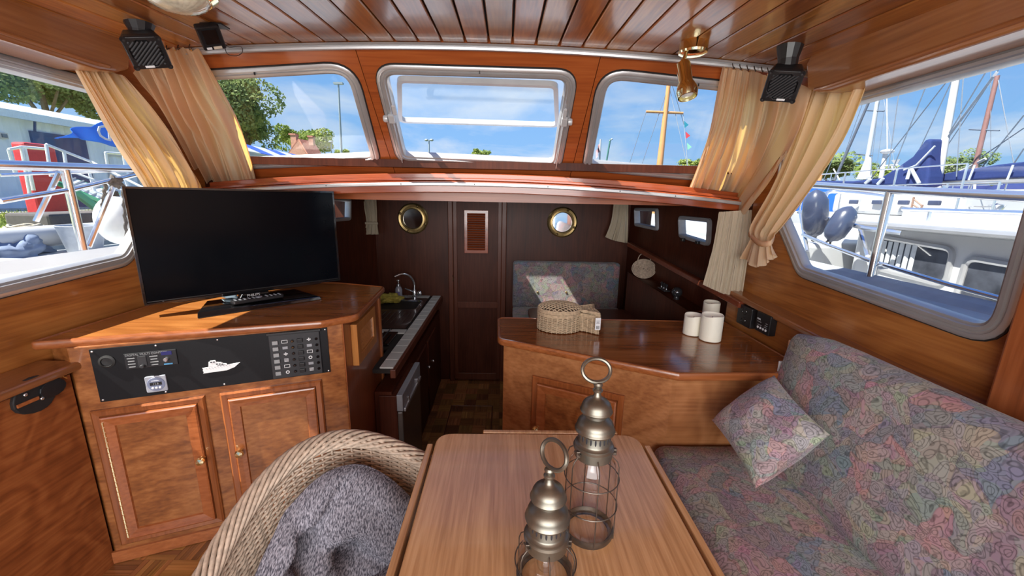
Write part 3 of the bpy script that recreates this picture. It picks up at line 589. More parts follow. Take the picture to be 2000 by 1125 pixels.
MB().prism([(B.x-.004, B.y+.002), (B.x+.003, B.y+.002), (-.729, 2.25), (-.737, 2.25)], .0, .905).build('side_panel', M_dark2 := wood('shaded_side_ply', (.15, .038, .012), (.235, .064, .02), (.31, .09, .028), 'z', 2, 6, rough=.34, coat=.3, figure=.4), cab)
MB().box((-.733, 2.245, .30), (.03, .03, 1.22)).build('corner_post', M_solid, cab, bevel=.006)
tp = rpoly([(-1.635, 1.315), (-.76, 1.597), (-.645, 1.70), (-.69, 2.27), (-.99, 2.36), (-1.655, 2.345)], [.02, .05, .06, .05, .03, 0], 6)
ctop = MB().prism(inset(tp, .012), .908, .930).build('cabinet_top', M_top, cab, bevel=.002)
ring(MB(), tp, [(.016, .902), (.004, .902), (0, .908), (0, .926), (.004, .932), (.012, .933), (.016, .930)], Matrix()).build('edge_moulding', M_solidx, cab, smooth=True)
# doors
def face_door(nm, xa, xb, ya, yb, knob, parent, M, frame=.052, panel_mat=None, hinge=None):
    d = MB(); ring(d, [(xa, ya), (xb, ya), (xb, yb), (xa, yb)], [(0, 0), (0, .010), (.006, .015), (frame*.45, .013), (frame*.5, .008)], M)
    dd = d.build(nm, M_solid, parent, bevel=0)
    ring(MB(), [(xa, ya), (xb, ya), (xb, yb), (xa, yb)], [(frame*.5, .004), (frame*.52, .022), (frame*.62, .024), (frame-.004, .021), (frame+.012, .019), (frame+.016, .010)], M).build('door_frame', M_solidx, dd)
    MB().prism([(xa+frame*.5, ya+frame*.5), (xb-frame*.5, ya+frame*.5), (xb-frame*.5, yb-frame*.5), (xa+frame*.5, yb-frame*.5)], .002, .012, M).build('door_panel', panel_mat or M_ply_c, dd)
    kx, ky = knob
    MB().lathe([(0, .019), (.011, .019), (.008, .024), (.007, .032), (.013, .038), (.0165, .046), (.013, .055), (0, .058)], seg=14, M=M @ Matrix.Translation((kx, ky, 0))).build('knob', M_brass, dd, smooth=True)
    if hinge is not None:
        h = MB(); n_ = 24
        for i in range(n_): h.tube([M @ Vector((hinge, lerp(ya+.04, yb-.04, i/n_), .024)), M @ Vector((hinge, lerp(ya+.04, yb-.04, (i+.85)/n_), .024))], .0035, 6)
        h.build('piano_hinge', M_brass, dd, kind='stuff')
    return dd
dl0 = cf(178, 803); dl1 = cf(400, 770); dl2 = cf(455, 1035); dr0 = cf(430, 768); dr1 = cf(628, 743)
yb_ = .078
face_door('door', dl0[0], dl1[0], yb_, (dl0[1]+dl1[1])/2, cf(398, 888), cab, MC, hinge=dl0[0]+.034)
face_door('door', dr0[0], dr1[0], yb_, (dl0[1]+dl1[1])/2, cf(472, 874), cab, MC)
MB().box(((dl0[0]+dr1[0])/2-.02, .028, .004), (WLc-.01, .05, .012), MC).build('plinth', M_solidx, cab)
# instrument panel
pa = cf(172, 685); pb = cf(637, 637); pc_ = cf(647, 722); pd = cf(202, 788)
px0, px1 = (pa[0]+pd[0])/2, (pb[0]+pc_[0])/2; py1, py0 = (pa[1]+pb[1])/2, (pd[1]+pc_[1])/2
pn = MB().prism([(px0, py0), (px1, py0), (px1, py1), (px0, py1)], .001, .006, MC).build('instrument_panel', M_greyd2 := plain('panel_black', (.010, .010, .012), .5, scale=120, spec=.2), cab, bevel=.001)
sc = MB()
for q in [(176, 686), (305, 671), (425, 660), (534, 649), (635, 640), (645, 726), (548, 740), (440, 754), (326, 769), (204, 785)]:
    x_, y_ = cf(*q); x_ = min(max(x_, px0+.008), px1-.008); y_ = min(max(y_, py0+.008), py1-.008)
    MB().ball((x_, y_, .0065), (.0042, .0042, .0025), 8, 6, MC).build('screw', M_steel, pn, smooth=True)
# 12V socket
x_, y_ = cf(211, 705); MB().lathe([(.024, .006), (.024, .010), (.017, .013), (.015, .008), (0, .007)], seg=20, M=MC @ Matrix.Translation((x_, y_, 0))).build('power_socket', M_rubber, pn, smooth=True)
# multi-control meter
x_, y_ = cf(298, 700); mc = MB().box((x_, y_, .008), (.155, .062, .006), MC).build('control_meter', M_black, pn, bevel=.002)
text('DIGITAL MULTI CONTROL', .0105, MC @ Matrix.Translation((x_-.01, y_+.024, .0115)), 'lettering', M_print2, mc)
t_ = MB()
for i in range(4):
    t_.box((x_-.058, y_+.012-.011*i, .0115), (.022-.003*(i % 2), .0035, .0006), MC); t_.box((x_+.008, y_+.012-.011*i, .0115), (.024-.004*(i % 2), .0035, .0006), MC)
t_.build('scale_print', M_print2, mc, kind='stuff')
MB().box((x_-.026, y_-.002, .012), (.026, .040, .004), MC).build('selector_scale', M_greyd, mc, bevel=.002)
MB().lathe([(.007, .011), (.007, .024), (.005, .026), (0, .026)], seg=12, M=MC @ Matrix.Translation((x_-.026, y_-.020, 0))).build('selector_knob', M_greyd, mc)
MB().box((x_+.048, y_+.019, .012), (.032, .013, .003), MC).build('display', plain('blue_display', (.02, .02, .12), .3), mc)
MB().lathe([(.007, .011), (.0075, .022), (.005, .024), (0, .024)], seg=12, M=MC @ Matrix.Translation((x_+.045, y_-.004, 0))).build('toggle_knob', M_steel, mc, smooth=True)
MB().box((x_+.048, y_-.024, .0118), (.026, .005, .0006), MC).build('badge', plain('blue_badge', (.08, .3, .55), .4), mc)
# grey round-dial meter
x_, y_ = cf(308, 747); gm_ = MB().prism(rpoly([(x_-.032, y_-.032), (x_+.032, y_-.032), (x_+.032, y_+.032), (x_-.032, y_+.032)], .006, 4), .006, .014, MC).build('battery_monitor', plain('blue_grey_bezel', (.36, .38, .44), .35), pn, bevel=.002)
MB().lathe([(.0275, .014), (.0265, .0155), (0, .0155)], seg=28, M=MC @ Matrix.Translation((x_, y_, 0))).build('dial_face', plain('dial_blue', (.20, .23, .34), .4), gm_, smooth=True)
MB().box((x_, y_+.002, .016), (.036, .012, .001), MC).build('display', M_black, gm_)
text('12.8', .010, MC @ Matrix.Translation((x_, y_+.002, .0168)), 'digits', M_print2, gm_)
t_ = MB().box((x_, y_+.014, .016), (.024, .002, .0006), MC)
for dx_ in (-.011, 0, .011): t_.lathe([(.0042, .0155), (.0042, .0175), (0, .018)], seg=10, M=MC @ Matrix.Translation((x_+dx_, y_-.014, 0)))
t_.build('buttons', M_print, gm_, kind='stuff')
# white motor-cruiser emblem
q0, q1 = cf(397, 721), cf(469, 701)
Wb = q1[0]-q0[0]; bx_, by_ = q0[0], cf(432, 722)[1]-.004
hull = [(0, 0), (.62, .02), (.84, .13), (1, .32), (.62, .27), (.60, .30), (.40, .30), (.36, .27), (0, .25), (.02, .16), (0, .14), (.02, .06)]
cabn = [(.16, .27), (.18, .50), (.215, .50), (.225, .545), (.36, .545), (.38, .46), (.50, .42), (.56, .36), (.64, .34), (.66, .27)]
em = MB().prism([(bx_+a*Wb, by_+b*Wb*.72) for a, b in hull], .006, .0085, MC); em.prism([(bx_+a*Wb, by_+b*Wb*.72) for a, b in cabn], .006, .0085, MC)
em = em.build('boat_emblem', M_print, pn)
t_ = MB()
for a, b, w_, h_ in [(.25, .47, .05, .05), (.32, .47, .05, .05), (.39, .36, .045, .055), (.46, .35, .045, .05), (.53, .33, .05, .045)]: t_.box((bx_+a*Wb, by_+b*Wb*.72, .0088), (w_*Wb, h_*Wb*.7, .0008), MC)
for i in range(9): t_.box((bx_+(.1+.075*i)*Wb, by_+(.15+.005*i)*Wb, .0088), (.018*Wb, .010*Wb, .0008), MC)
t_.build('emblem_windows', M_ink, em)
# breaker panel
a_, b_ = cf(525, 658), cf(631, 728); x0_, x1_, y1_, y0_ = a_[0], b_[0], cf(578, 650)[1]+.002, cf(580, 732)[1]
bk = MB().prism([(x0_, y0_), (x1_, y0_), (x1_, y1_), (x0_, y1_)], .006, .016, MC).build('breaker_panel', M_greyd, pn, bevel=.002)
MB().box(((x0_+x1_)/2, y1_+.004, .012), (x1_-x0_+.014, .010, .012), MC).build('hood', M_black, bk, bevel=.002)
bwid = x1_-x0_; bh = y1_-y0_
for cidx, (ux, on_) in enumerate([(.10, True), (.58, False)]):
    for i in range(6):
        yy = y1_-bh*(.16+.142*i)
        MB().box((x0_+bwid*(ux+.02), yy, .020), (bwid*.11, bh*.085, .008), MC @ Matrix.Translation((0, 0, 0))).build('rocker_switch', M_print2 if on_ else M_black, bk, bevel=.0015)
        MB().lathe([(.0058, .016), (.0058, .022), (.004, .024), (0, .024)], seg=10, M=MC @ Matrix.Translation((x0_+bwid*(ux+.35), yy, 0))).build('fuse_button', M_gloss, bk, smooth=True)
        if (cidx, i) in ((0, 1), (1, 1), (1, 4)): MB().box((x0_+bwid*(ux+.20), yy, .0168), (bwid*.10, bh*.06, .001), MC).build('blank_plate', M_grey, bk)
        else:
            t_ = MB(); cx_ = x0_+bwid*(ux+.20); r_ = bh*.035
            kk = (cidx*6+i) % 4
            if kk == 0: ring(t_, [(cx_-r_*1.6, yy-r_), (cx_+r_*1.6, yy-r_), (cx_+r_*1.6, yy+r_), (cx_-r_*1.6, yy+r_)], [(0, .0165), (0, .0172), (.0016, .0172)], MC)
            elif kk == 1: t_.lathe([(r_*1.1, .0165), (r_*1.1, .0172), (r_*.6, .0172)], seg=14, M=MC @ Matrix.Translation((cx_, yy, 0)))
            elif kk == 2: t_.box((cx_, yy, .0168), (r_*2.2, r_*.6, .001), MC); t_.box((cx_, yy, .0168), (r_*.6, r_*2, .001), MC)
            else:
                for j in range(3): t_.box((cx_, yy+(j-1)*r_*.8, .0168), (r_*2.4, r_*.35, .001), MC)
            t_.build('circuit_symbol', M_print, bk)
MB().ball((x0_+bwid*.20-.008, y1_-bh*.44, .0175), .0018, 6, 5, MC).build('pilot_light', plain('red_led', (.9, .05, .02), .4), bk)
# louvred grille on the side of the cabinet
SB = Vector((B.x+.004, B.y, 0)); Ud = (Vector((-.729, 2.25, 0))-SB).normalized(); MS = frame_M(SB, Ud, (0, 0, 1)); MSi_ = MS.inverted(); NS = MS.to_3x3() @ Vector((0, 0, 1))
def sf(px, py): p = MSi_ @ at(px, py, P=SB, n=NS); return (p.x, p.y)
g0, g1, g2 = sf(684, 632), sf(722, 600), sf(695, 708)
gx0, gx1, gy0, gy1 = g0[0], g1[0], g2[1], (g0[1]+g1[1])/2
sd = 1 if NS.x > 0 else -1
gl = ring(MB(), [(gx0, gy0), (gx1, gy0), (gx1, gy1), (gx0, gy1)], [(0, 0), (0, .028*sd), (.045, .028*sd), (.045, 0)], MS).build('louvre_grille', M_top2 := wood('light_grille_wood', (.30, .10, .02), (.45, .17, .04), (.55, .24, .07), 'z', 3, 3, rough=.3, coat=.4, figure=.3), cab, bevel=.002)
for i in range(9):
    y_ = lerp(gy0+.055, gy1-.055, i/8); MB().box((0, 0, 0), (gx1-gx0-.09, .020, .004), MS @ Matrix.Translation(((gx0+gx1)/2, y_, .014*sd)) @ Matrix.Rotation(R_(-35)*sd, 4, 'X')).build('grille_slat', M_top2, gl)
# hand-pump / latch plate on the left lining
pl_ = at(70, 770, x=-1.52)
lt = thing('door_catch', 'black oval door catch with steel bar on the low left wall', 'catch', loc=(-1.53, pl_.y, pl_.z))
MP = Matrix.Translation((-1.53, pl_.y, pl_.z)) @ MX
MB().prism([(.064*cos(a)*(1+.1*sin(2*a)), .060*sin(a)) for a in [2*pi*i/20 for i in range(20)]], 0, .014, MP).build('catch_plate', M_rubber, lt, bevel=.003)
MB().prism([(.045+.04*cos(a), .0+.03*sin(a)) for a in [2*pi*i/14 for i in range(14)]], 0, .02, MP).build('catch_cup', M_black, lt, bevel=.003)
MB().box((-.03, -.012, .017), (.06, .012, .006), MP).build('latch_bar', M_solidx, lt, bevel=.002)
for dx_, dy_ in [(-.03, .014), (.012, .034), (.01, -.02)]: MB().ball((dx_, dy_, .016), (.006, .006, .003), 10, 6, MP).build('bolt', M_steel, lt, smooth=True)
MB().tube([MP @ Vector(p) for p in [(.06, .018, .012), (.078, .026, .018), (.088, .014, .02)]], .0022, 6).build('hook', M_brass, lt, smooth=True)
# ---------------- television
T0, T1 = Vector((-1.486, 1.615, 0)), Vector((-.914, 2.18, 0)); Ut = (T1-T0).normalized(); MT = frame_M((T0+T1)/2, Ut, (0, 0, 1)); wT = (T1-T0).length
tv = thing('television', 'large black flat screen television standing on the corner cabinet', 'television', loc=((T0+T1)/2+Vector((0, 0, .93))))
z0, z1 = .985, 1.462
MB().prism(rpoly([(-wT/2, z0), (wT/2, z0), (wT/2, z1), (-wT/2, z1)], .006, 3), -.035, .006, MT).build('housing', M_black, tv, bevel=.003)
ring(MB(), [(-wT/2, z0), (wT/2, z0), (wT/2, z1), (-wT/2, z1)], [(0, .0), (0, .012), (.008, .012), (.010, .007)], MT).build('bezel', M_gloss, tv)
MB().prism([(-wT/2+.009, z0+.014), (wT/2-.009, z0+.014), (wT/2-.009, z1-.009), (-wT/2+.009, z1-.009)], .004, .008, MT).build('screen', M_screen, tv)
MB().prism([(-wT/2+.1, z0-.006), (wT/2-.12, z0-.006), (wT/2-.05, z0+.01), (-wT/2+.05, z0+.01)], -.02, .011, MT).build('lower_trim', M_gloss, tv, bevel=.003)
MB().prism([(-.09, .93), (.07, .93), (.035, z0+.03), (-.04, z0+.03)], -.04, .004, MT).build('neck', M_gloss, tv, bevel=.004)
text('PHILIPS', .017, MT @ Matrix.Translation((-.015, z0-.016, .0115)), 'brand_lettering', M_print, tv)
bs = MB(); b0 = [(-.25, -.175), (.25, -.160), (.25, .05), (-.25, .04)]
MBs = frame_M((T0+T1)/2-MT.to_3x3() @ Vector((0, 0, -.05)), Ut, -(MT.to_3x3() @ Vector((0, 0, 1))))   # x along, y backwards, z up
bz = [Vector((-.255, -.10, .931)), Vector((.245, -.11, .931)), Vector((.20, .10, .931)), Vector((-.20, .10, .931)), Vector((-.25, -.085, .955)), Vector((.24, -.095, .945)), Vector((.18, .08, .962)), Vector((-.19, .08, .962))]
def tb(v): p = MBs @ Vector((v.x, v.y, 0)); return Vector((p.x, p.y, v.z))
MB().add([tb(v) for v in bz], [(0, 3, 2, 1), (4, 5, 6, 7), (0, 1, 5, 4), (1, 2, 6, 5), (2, 3, 7, 6), (3, 0, 4, 7)]).build('stand_base', M_gloss, tv, bevel=.003)
rm = thing('remote_control', 'black tv remote control lying on the television base', 'remote control', M=Matrix.Translation((0, 0, 0)))
rA, rB = at(452, 592, z=.966), at(552, 577, z=.964); Mr = frame_M((rA+rB)/2, rB-rA, Vector((0, 0, 1)).cross(rB-rA)); Lr = (rB-rA).length
rm.matrix_world = Mr; WM[rm.name] = Mr.copy()
rp = rpoly([(-Lr/2, -.022), (Lr/2, -.020), (Lr/2+.004, .020), (-Lr/2, .022)], .012, 5)
MB().prism(rp, -.006, .010, Mr).build('case', M_black, rm, bevel=.004)
for i in range(11):
    for j in range(3):
        x_ = -Lr/2+.015+i*(Lr-.03)/10
        if 5 <= i <= 6: continue
        MB().box((x_, (j-1)*.0115, .0105), (.0065, .0055, .003), Mr).build('button', M_grey, rm)
MB().lathe([(.014, .010), (.014, .0125), (.006, .0125), (0, .011)], seg=18, M=Mr @ Matrix.Translation((.004, 0, 0))).build('navigation_ring', M_grey, rm, smooth=True)
# crumpled pale wipe
p = at(450, 578, z=.972); cr_ = MB(); rnd = random.Random(3)
cr_.ball(tuple(p), (.035, .02, .012), 18, 10); cr_.v = [v+Vector((0, 0, 1))*.006*noise.noise(v*90)+(v-p)*.5*noise.noise(v*60) for v in cr_.v]
tag(cr_.build('cleaning_wipe', plain('pale_blue_cloth', (.45, .6, .68), .8), smooth='all'), 'crumpled pale blue wipe behind the remote control', 'cloth')
# ---------------- galley unit (forward, port side)
gz = .52
e0, e1 = at(745, 740, z=gz), at(862, 590, z=gz)
gal = thing('galley_unit', 'dark galley unit with white tiled worktop and steel sink', 'kitchen unit', loc=(-.9, 2.9, -.35))
XG = -.60
MB().prism([(-.62, 2.05), (-.62, 3.70), (-1.42, 3.70), (-1.55, 2.40), (-.715, 2.40), (-.715, 2.05)], -.35, .38).build('body', M_dark, gal)
MB().box((-.605, 2.88, .49), (.03, 1.68, .05)).build('front_rail', M_darks, gal, bevel=.004)
wt = MB().prism([(-.61, 2.05), (-.61, 3.71), (-1.42, 3.71), (-1.55, 2.385), (-.722, 2.385), (-.722, 2.05)], .49, .513).build('worktop', M_gap, gal)
tl = None
for i in range(15):
    y = 2.06+.11*i
    MB().box((-.645, y+.053, .517), (.075, .104, .010)).build('tile', M_tile, wt, bevel=.002, seg=1)
for i in range(7):
    MB().box((-.76-.11*i, 3.66, .517), (.105, .09, .010)).build('tile', M_tile, wt, bevel=.002, seg=1)
for i in range(4): MB().box((-.74-.11*i, 2.67, .517), (.105, .075, .010)).build('tile', M_tile, wt, bevel=.002, seg=1)
dk = at(772, 612, z=gz); M_sink = plain('brushed_steel_dark', (.45, .46, .48), .22, .95, scale=40)
snk = thing('sink', 'rounded stainless steel sink with ribbed drainer set in the galley worktop', 'sink', loc=(-.95, 3.3, .52))
sp_ = rpoly([(-.735, 3.20), (-.735, 3.52), (-1.12, 3.54), (-1.12, 3.20)], .07, 6)
ring(MB(), sp_, [(-.008, .524), (0, .526), (.008, .522), (.03, .44), (.06, .40), (.14, .395)], Matrix()).build('bowl', M_sink, snk, smooth=True)
holed([(-.70, 2.72), (-.70, 3.60), (-1.25, 3.60), (-1.25, 2.72)], [inset(sp_, .004)], .004, Matrix.Translation((0, 0, .522)), 'drainer', plain('dark_enamel', (.035, .02, .018), .3, .0, coat=.5), snk)
rb = MB()
for i in range(9): rb.tube([(-.76-.04*i, 2.80, .525), (-.76-.04*i, 3.14, .525)], .003, 6)
rb.build('drainer_ribs', plain('dark_ribs', (.06, .04, .035), .25, .2), snk)
fb = at(803, 588, z=.53); fa = Vector((fb.x, 3.60, .525))
fc = thing('tap', 'chrome swan neck mixer tap behind the galley sink', 'tap', loc=tuple(fa))
MB().lathe([(.026, 0), (.026, .01), (.018, .018), (.018, .07), (.012, .08), (0, .08)], tuple(fa), 16).build('tap_body', M_steel, fc, smooth=True)
MB().tube(spline([fa+Vector(v) for v in [(0, 0, .07), (0, -.0, .14), (-.03, -.03, .21), (-.09, -.06, .235), (-.15, -.09, .215)]], 14), .009, 10).build('spout', M_steel, fc, smooth=True)
MB().tube([fa+Vector((0, -.01, .06)), fa+Vector((-.07, -.06, .10))], [.007, .005], 8).build('lever', M_steel, fc, smooth=True)
MB().ball(tuple(fa+Vector((.05, -.02, .05))), (.022, .014, .022), 12, 8).build('knob', M_steel, fc, smooth=True)
sb = at(773, 588, z=.53); sb = Vector((sb.x, 3.56, .522)); spb = thing('soap_bottle', 'clear soap dispenser with silver pump beside the galley tap', 'bottle', loc=tuple(sb))
MB().lathe([(0, 0), (.028, 0), (.032, .01), (.032, .09), (.022, .115), (.012, .12)], tuple(sb), 16).build('bottle_body', plain('milky_plastic', (.30, .30, .34), .2), spb, smooth=True)
MB().lathe([(.018, .12), (.018, .14), (.005, .145), (.005, .165), (.016, .168), (.016, .180), (0, .182)], tuple(sb), 14).build('pump', M_steel, spb, smooth=True)
MB().box((sb.x, sb.y-.031, sb.z+.05), (.036, .004, .05)).build('bottle_label', plain('violet_label', (.16, .14, .30), .5), spb)
cl_p = at(752, 590, z=.56); cl_p = Vector((cl_p.x, 3.45, .555)); cm = MB(); cm.ball(tuple(cl_p), (.10, .07, .035), 24, 14); cm.v = [v+(v-cl_p)*(.8*noise.noise(v*28)+.3*noise.noise(v*70)) for v in cm.v]
tag(cm.build('dish_cloth', plain('mustard_cloth', (.38, .30, .05), .9, scale=60, noise_amt=.3), smooth='all'), 'crumpled mustard dish cloth behind the galley sink', 'cloth')
hb_ = thing('hob', 'black gas hob at the near end of the galley worktop', 'hob', loc=(-.95, 2.33, .515))
MB().box((-1.0, 2.52, .522), (.54, .24, .014)).build('hob_plate', M_gloss, hb_, bevel=.004)
for dx_ in (-.12, .12): MB().lathe([(0, .53), (.04, .53), (.04, .545), (.03, .55), (0, .55)], (-.98+dx_, 2.52, 0), 18).build('burner', M_greyd, hb_, smooth=True)
for i in range(4): MB().tube([(-.78-.13*i, 2.41, .55), (-.78-.13*i, 2.63, .55)], .004, 6).build('pan_support', M_greyd, hb_)
lf = MB().ball((-.87, 2.60, .535), (.05, .045, .006), 16, 6); tag(lf.build('saucer', M_plastic, smooth=True), 'small white saucer at the edge of the galley hob', 'saucer')
# fridge
fr_ = thing('refrigerator', 'small brown grey refrigerator built under the galley worktop', 'refrigerator', loc=(-.6, 2.2, -.35))
MB().box((-.64, 2.27, .01), (.10, .46, .70)).build('cabinet_case', M_dark, fr_, bevel=.004)
MB().box((-.575, 2.27, -.04), (.03, .46, .60)).build('refrigerator_door', plain('bronze_grey_door', (.14, .115, .10), .3, .3), fr_, bevel=.005)
MB().box((-.575, 2.27, .315), (.034, .46, .10)).build('top_strip', M_grey, fr_, bevel=.004)
MB().box((-.553, 2.27, .265), (.012, .42, .022)).build('door_handle', M_alu, fr_, bevel=.003)
for y in (2.15, 2.38): MB().box((-.556, y, .29), (.02, .02, .03)).build('catch', M_steel, fr_, bevel=.002)
for k_, (y, z, h_) in enumerate([(2.80, .12, .5), (3.22, .12, .5)]):
    d_ = MB().box((-.612, y, .0), (.016, .36, .62)).build('door', M_dark, gal, bevel=.004)
for q in [(812, 668), (838, 704), (845, 706), (846, 718)]:
    pass
for px_, py_ in [(812, 785), (838, 717), (846, 705)]:
    p = at(px_, py_, x=-.60); MB().ball(tuple(p), (.012, .012, .012), 10, 8).build('knob', M_steel, gal, smooth=True)
# ---------------- peninsula counter (starboard)
KT = [(-.04, 2.19), (-.03, 1.83), (.695, 1.455), (1.262, 1.47), (1.262, 2.17)]
pen = thing('peninsula_counter', 'mahogany peninsula counter with a cupboard door facing the table', 'counter', loc=(.2, 1.8, 0))
kt = rpoly(KT, [.05, .06, .02, 0, 0], 6)
MB().prism(inset(kt, .012), .758, .780).build('worktop', M_top3 := wood('counter_veneer_wide', (.17, .05, .013), (.29, .095, .026), (.39, .145, .045), 'x', 2.4, 6, rough=.2, coat=.6, figure=.6, stretch=.2), pen, bevel=.002)
ring(MB(), kt, [(.018, .750), (.004, .750), (0, .756), (0, .776), (.004, .782), (.012, .783), (.016, .780)], Matrix()).build('edge_moulding', M_solidx, pen, smooth=True)
M_kp = wood('counter_front_ply', (.24, .085, .028), (.34, .135, .048), (.43, .185, .072), 'x', 2.0, 11, rough=.33, coat=.3, figure=.6, stretch=.9)
K0, K1 = Vector((.0, 1.865, 0)), Vector((.70, 1.512, 0))
MB().prism([(K0.x, K0.y), (K1.x, K1.y), (.72, 1.515), (1.262, 1.515), (1.262, 2.16), (.0, 2.16)], -.34, .755).build('body', M_kp, pen, bevel=.003)
MK = frame_M(K0, K1-K0, (0, 0, 1)); MKi = MK.inverted(); NK = MK.to_3x3() @ Vector((0, 0, 1)); sk = 1
def kf(px, py): p = MKi @ at(px, py, P=K0, n=NK); return (p.x, p.y)
k0, k1, k2 = kf(1041, 732), kf(1221, 768), kf(1213, 850)
face_door('door', k0[0], k1[0], .12, k0[1], kf(1053, 829), pen, MK, frame=.06, panel_mat=M_ply_c)
# ---------------- table
tb_ = thing('table', 'light veneered drop-leaf saloon table with rounded corners', 'table', loc=(.1, .8, 0))
tpo = rpoly([(-.193, .22), (-.197, 1.10), (.416, 1.10), (.412, .22)], [.03, .05, .05, .03], 6)
MB().prism(tpo, .718, .740).build('table_top', M_table, tb_, bevel=.004)
for x0, y0, dx_, dy_ in [(-.212, .63, .016, .84), (.432, .63, .016, .84), (.15, 1.117, .42, .016)]:
    MB().box((x0, y0, .728), (dx_, dy_, .020)).build('folded_leaf_edge', M_tedge := M_table, tb_, bevel=.003)
for x0 in (-.214, .434): MB().box((x0, .63, .56), (.014, .80, .30)).build('folded_leaf', M_table, tb_, bevel=.003)
MB().box((.11, .66, .36), (.12, .50, .70)).build('pedestal', M_solid, tb_, bevel=.01)
MB().box((.11, .66, .015), (.40, .60, .03)).build('foot_plate', M_solid, tb_, bevel=.01)
# ---------------- sofa: base, seat cushion, back cushion
def puff(c, d, M=Matrix(), n=10, pw_=3.2, crown=.02, crownd=2, seed=0, wob=.004):
    """rounded box cushion (superellipsoid-like) with a crowned face"""
    mb = MB(); seg = 48; rings_ = 24; rows = []
    e_ = 2/pw_
    def sp2(a, e2): return math.copysign(abs(a)**e2, a)
    for i in range(rings_+1):
        a = -pi/2+pi*i/rings_; row = []
        for k in range(seg):
            b = 2*pi*k/seg
            v = Vector((d[0]/2*sp2(cos(a), e_)*sp2(cos(b), e_), d[1]/2*sp2(cos(a), e_)*sp2(sin(b), e_), d[2]/2*sp2(sin(a), e_)))
            v += Vector((1, 1, 1))*wob*noise.noise(v*7+Vector((seed, 0, 0))); row.append(M @ (v+Vector(c)))
        rows.append(row)
    return mb.grid(rows, True)
def rbox(c, d, r, M=Matrix(), n=7, wob=.003, seed=0, bulge=0.0):
    """box with softly rounded edges as one grid mesh"""
    bm = bmesh.new(); bmesh.ops.create_cube(bm, size=1)
    bmesh.ops.subdivide_edges(bm, edges=bm.edges[:], cuts=22, use_grid_fill=True)
    vs = []
    for v in bm.verts:
        p = Vector((v.co.x*d[0], v.co.y*d[1], v.co.z*d[2])); q = Vector([max(-d[i]/2+r, min(d[i]/2-r, p[i])) for i in range(3)]); w = p-q
        if w.length > 1e-9: p = q+w.normalized()*r
        u = [2*p[i]/d[i] for i in range(3)]
        if bulge:
            p.z += math.copysign(bulge*max(0, (1-u[0]**2))*max(0, (1-u[1]**2)), p.z) if abs(u[2]) > .3 else 0
        p += Vector((.6, .6, 1))*wob*noise.noise(p*9+Vector((seed, 3, 1)))
        vs.append(M @ (p+Vector(c)))
    fs = [tuple(v.index for v in f.verts) for f in bm.faces]; bm.free()
    return MB().add(vs, fs)
sf_ = thing('sofa', 'corner settee with grey and pink paisley upholstery under the right window', 'sofa', loc=(.95, .4, 0))
MB().box((.95, .07, .135), (.60, 2.80, .27)).build('base', M_solidx, sf_, bevel=.004)
rbox((.948, .06, .36), (.64, 2.88, .19), .055, seed=2, bulge=.012).build('seat_cushion', M_sofa, sf_, smooth='all')
Mb = Matrix.Translation((1.148, .09, .70)) @ Matrix.Rotation(R_(10), 4, 'Y')
bc = rbox((0, 0, 0), (.155, 2.80, .54), .065, Mb, seed=5).build('back_cushion', M_sofa, sf_, smooth='all')
p = at(1545, 668, x=1.17)
MB().box((1.165, 1.492, .86), (.05, .010, .11), ).build('foam_edge', plain('peach_foam', (.70, .42, .27), .8), bc, bevel=.003)
MB().box((1.135, 1.497, .80), (.032, .006, .045)).build('care_label', M_print, bc)
MB().box((1.125, 1.498, .745), (.05, .008, .05)).build('foam_edge', bpy.data.materials['peach_foam'], bc, bevel=.003)
# scatter cushion
def pillow(name, P4, th, mat, parent=None, n=26, pinch=.75, seed=0, **kw):
    a, b, c, d = [Vector(p) for p in P4]; nrm = ((b-a).cross(d-a)).normalized(); mb = MB()
    for sgn in (1, -1):
        rows = []
        for i in range(n+1):
            u = i/n; row = []
            for j in range(n+1):
                v = j/n; p = a*(1-u)*(1-v)+b*u*(1-v)+c*u*v+d*(1-u)*v
                ctr = (a+b+c+d)/4; ed = (4*u*(1-u))*(4*v*(1-v)); pull = .07*(1-abs(2*u-1)**2)*(abs(2*v-1)**6)+.07*(1-abs(2*v-1)**2)*(abs(2*u-1)**6)
                p = p+(ctr-p)*pull
                h = th*(ed**.42)*(1+.10*noise.noise(Vector((u*4+seed, v*4, 1))))
                row.append(p+nrm*h*sgn*.5)
            rows.append(row)
        mb.grid(rows, flip=(sgn < 0))
    return mb.build(name, mat, parent, smooth='all', **kw)
pw4 = [at(1512, 733, x=1.03), at(1390, 820, x=.80), at(1476, 955, x=.80), at(1622, 850, x=1.01)]
tag(pillow('scatter_cushion', pw4, .15, M_sofa), 'square paisley scatter cushion leaning against the settee back', 'cushion')
# ---------------- wicker tub chair
CC = Vector((-.24, .68, 0)); RC = .375
ch = thing('wicker_chair', 'grey brown wicker tub chair pushed up to the table', 'chair', loc=(CC.x, CC.y, 0), rz=0)
def rimz(th):   # th degrees
    t = (th-132)/46; return .59+.205*math.exp(-abs(t)**2.1)
def rimr(th): return RC
a0, a1 = -35, 300
a0, a1 = 25, 238
def shell(th, t, off=0):
    """point on the tub shell: th angle deg, t 0..1 from seat (.10) up to the rim"""
    z = lerp(.10, rimz(th), t); r = (RC-.005)*(.80+.20*(t**.8))+off
    return Vector((CC.x+r*cos(R_(th)), CC.y+r*sin(R_(th)), z))
wv = MB(); nth = 108
rows_n = 92
for j in range(rows_n):
    t = .02+.93*j/(rows_n-1); pts = []
    for i in range(nth+1):
        th = a0+(a1-a0)*i/nth; pts.append(shell(th, t, .0042*(1 if (i//2+j) % 2 else -1)*(1 if i % 2 == 0 else .25)))
    wv.tube(pts, .0040, 4)
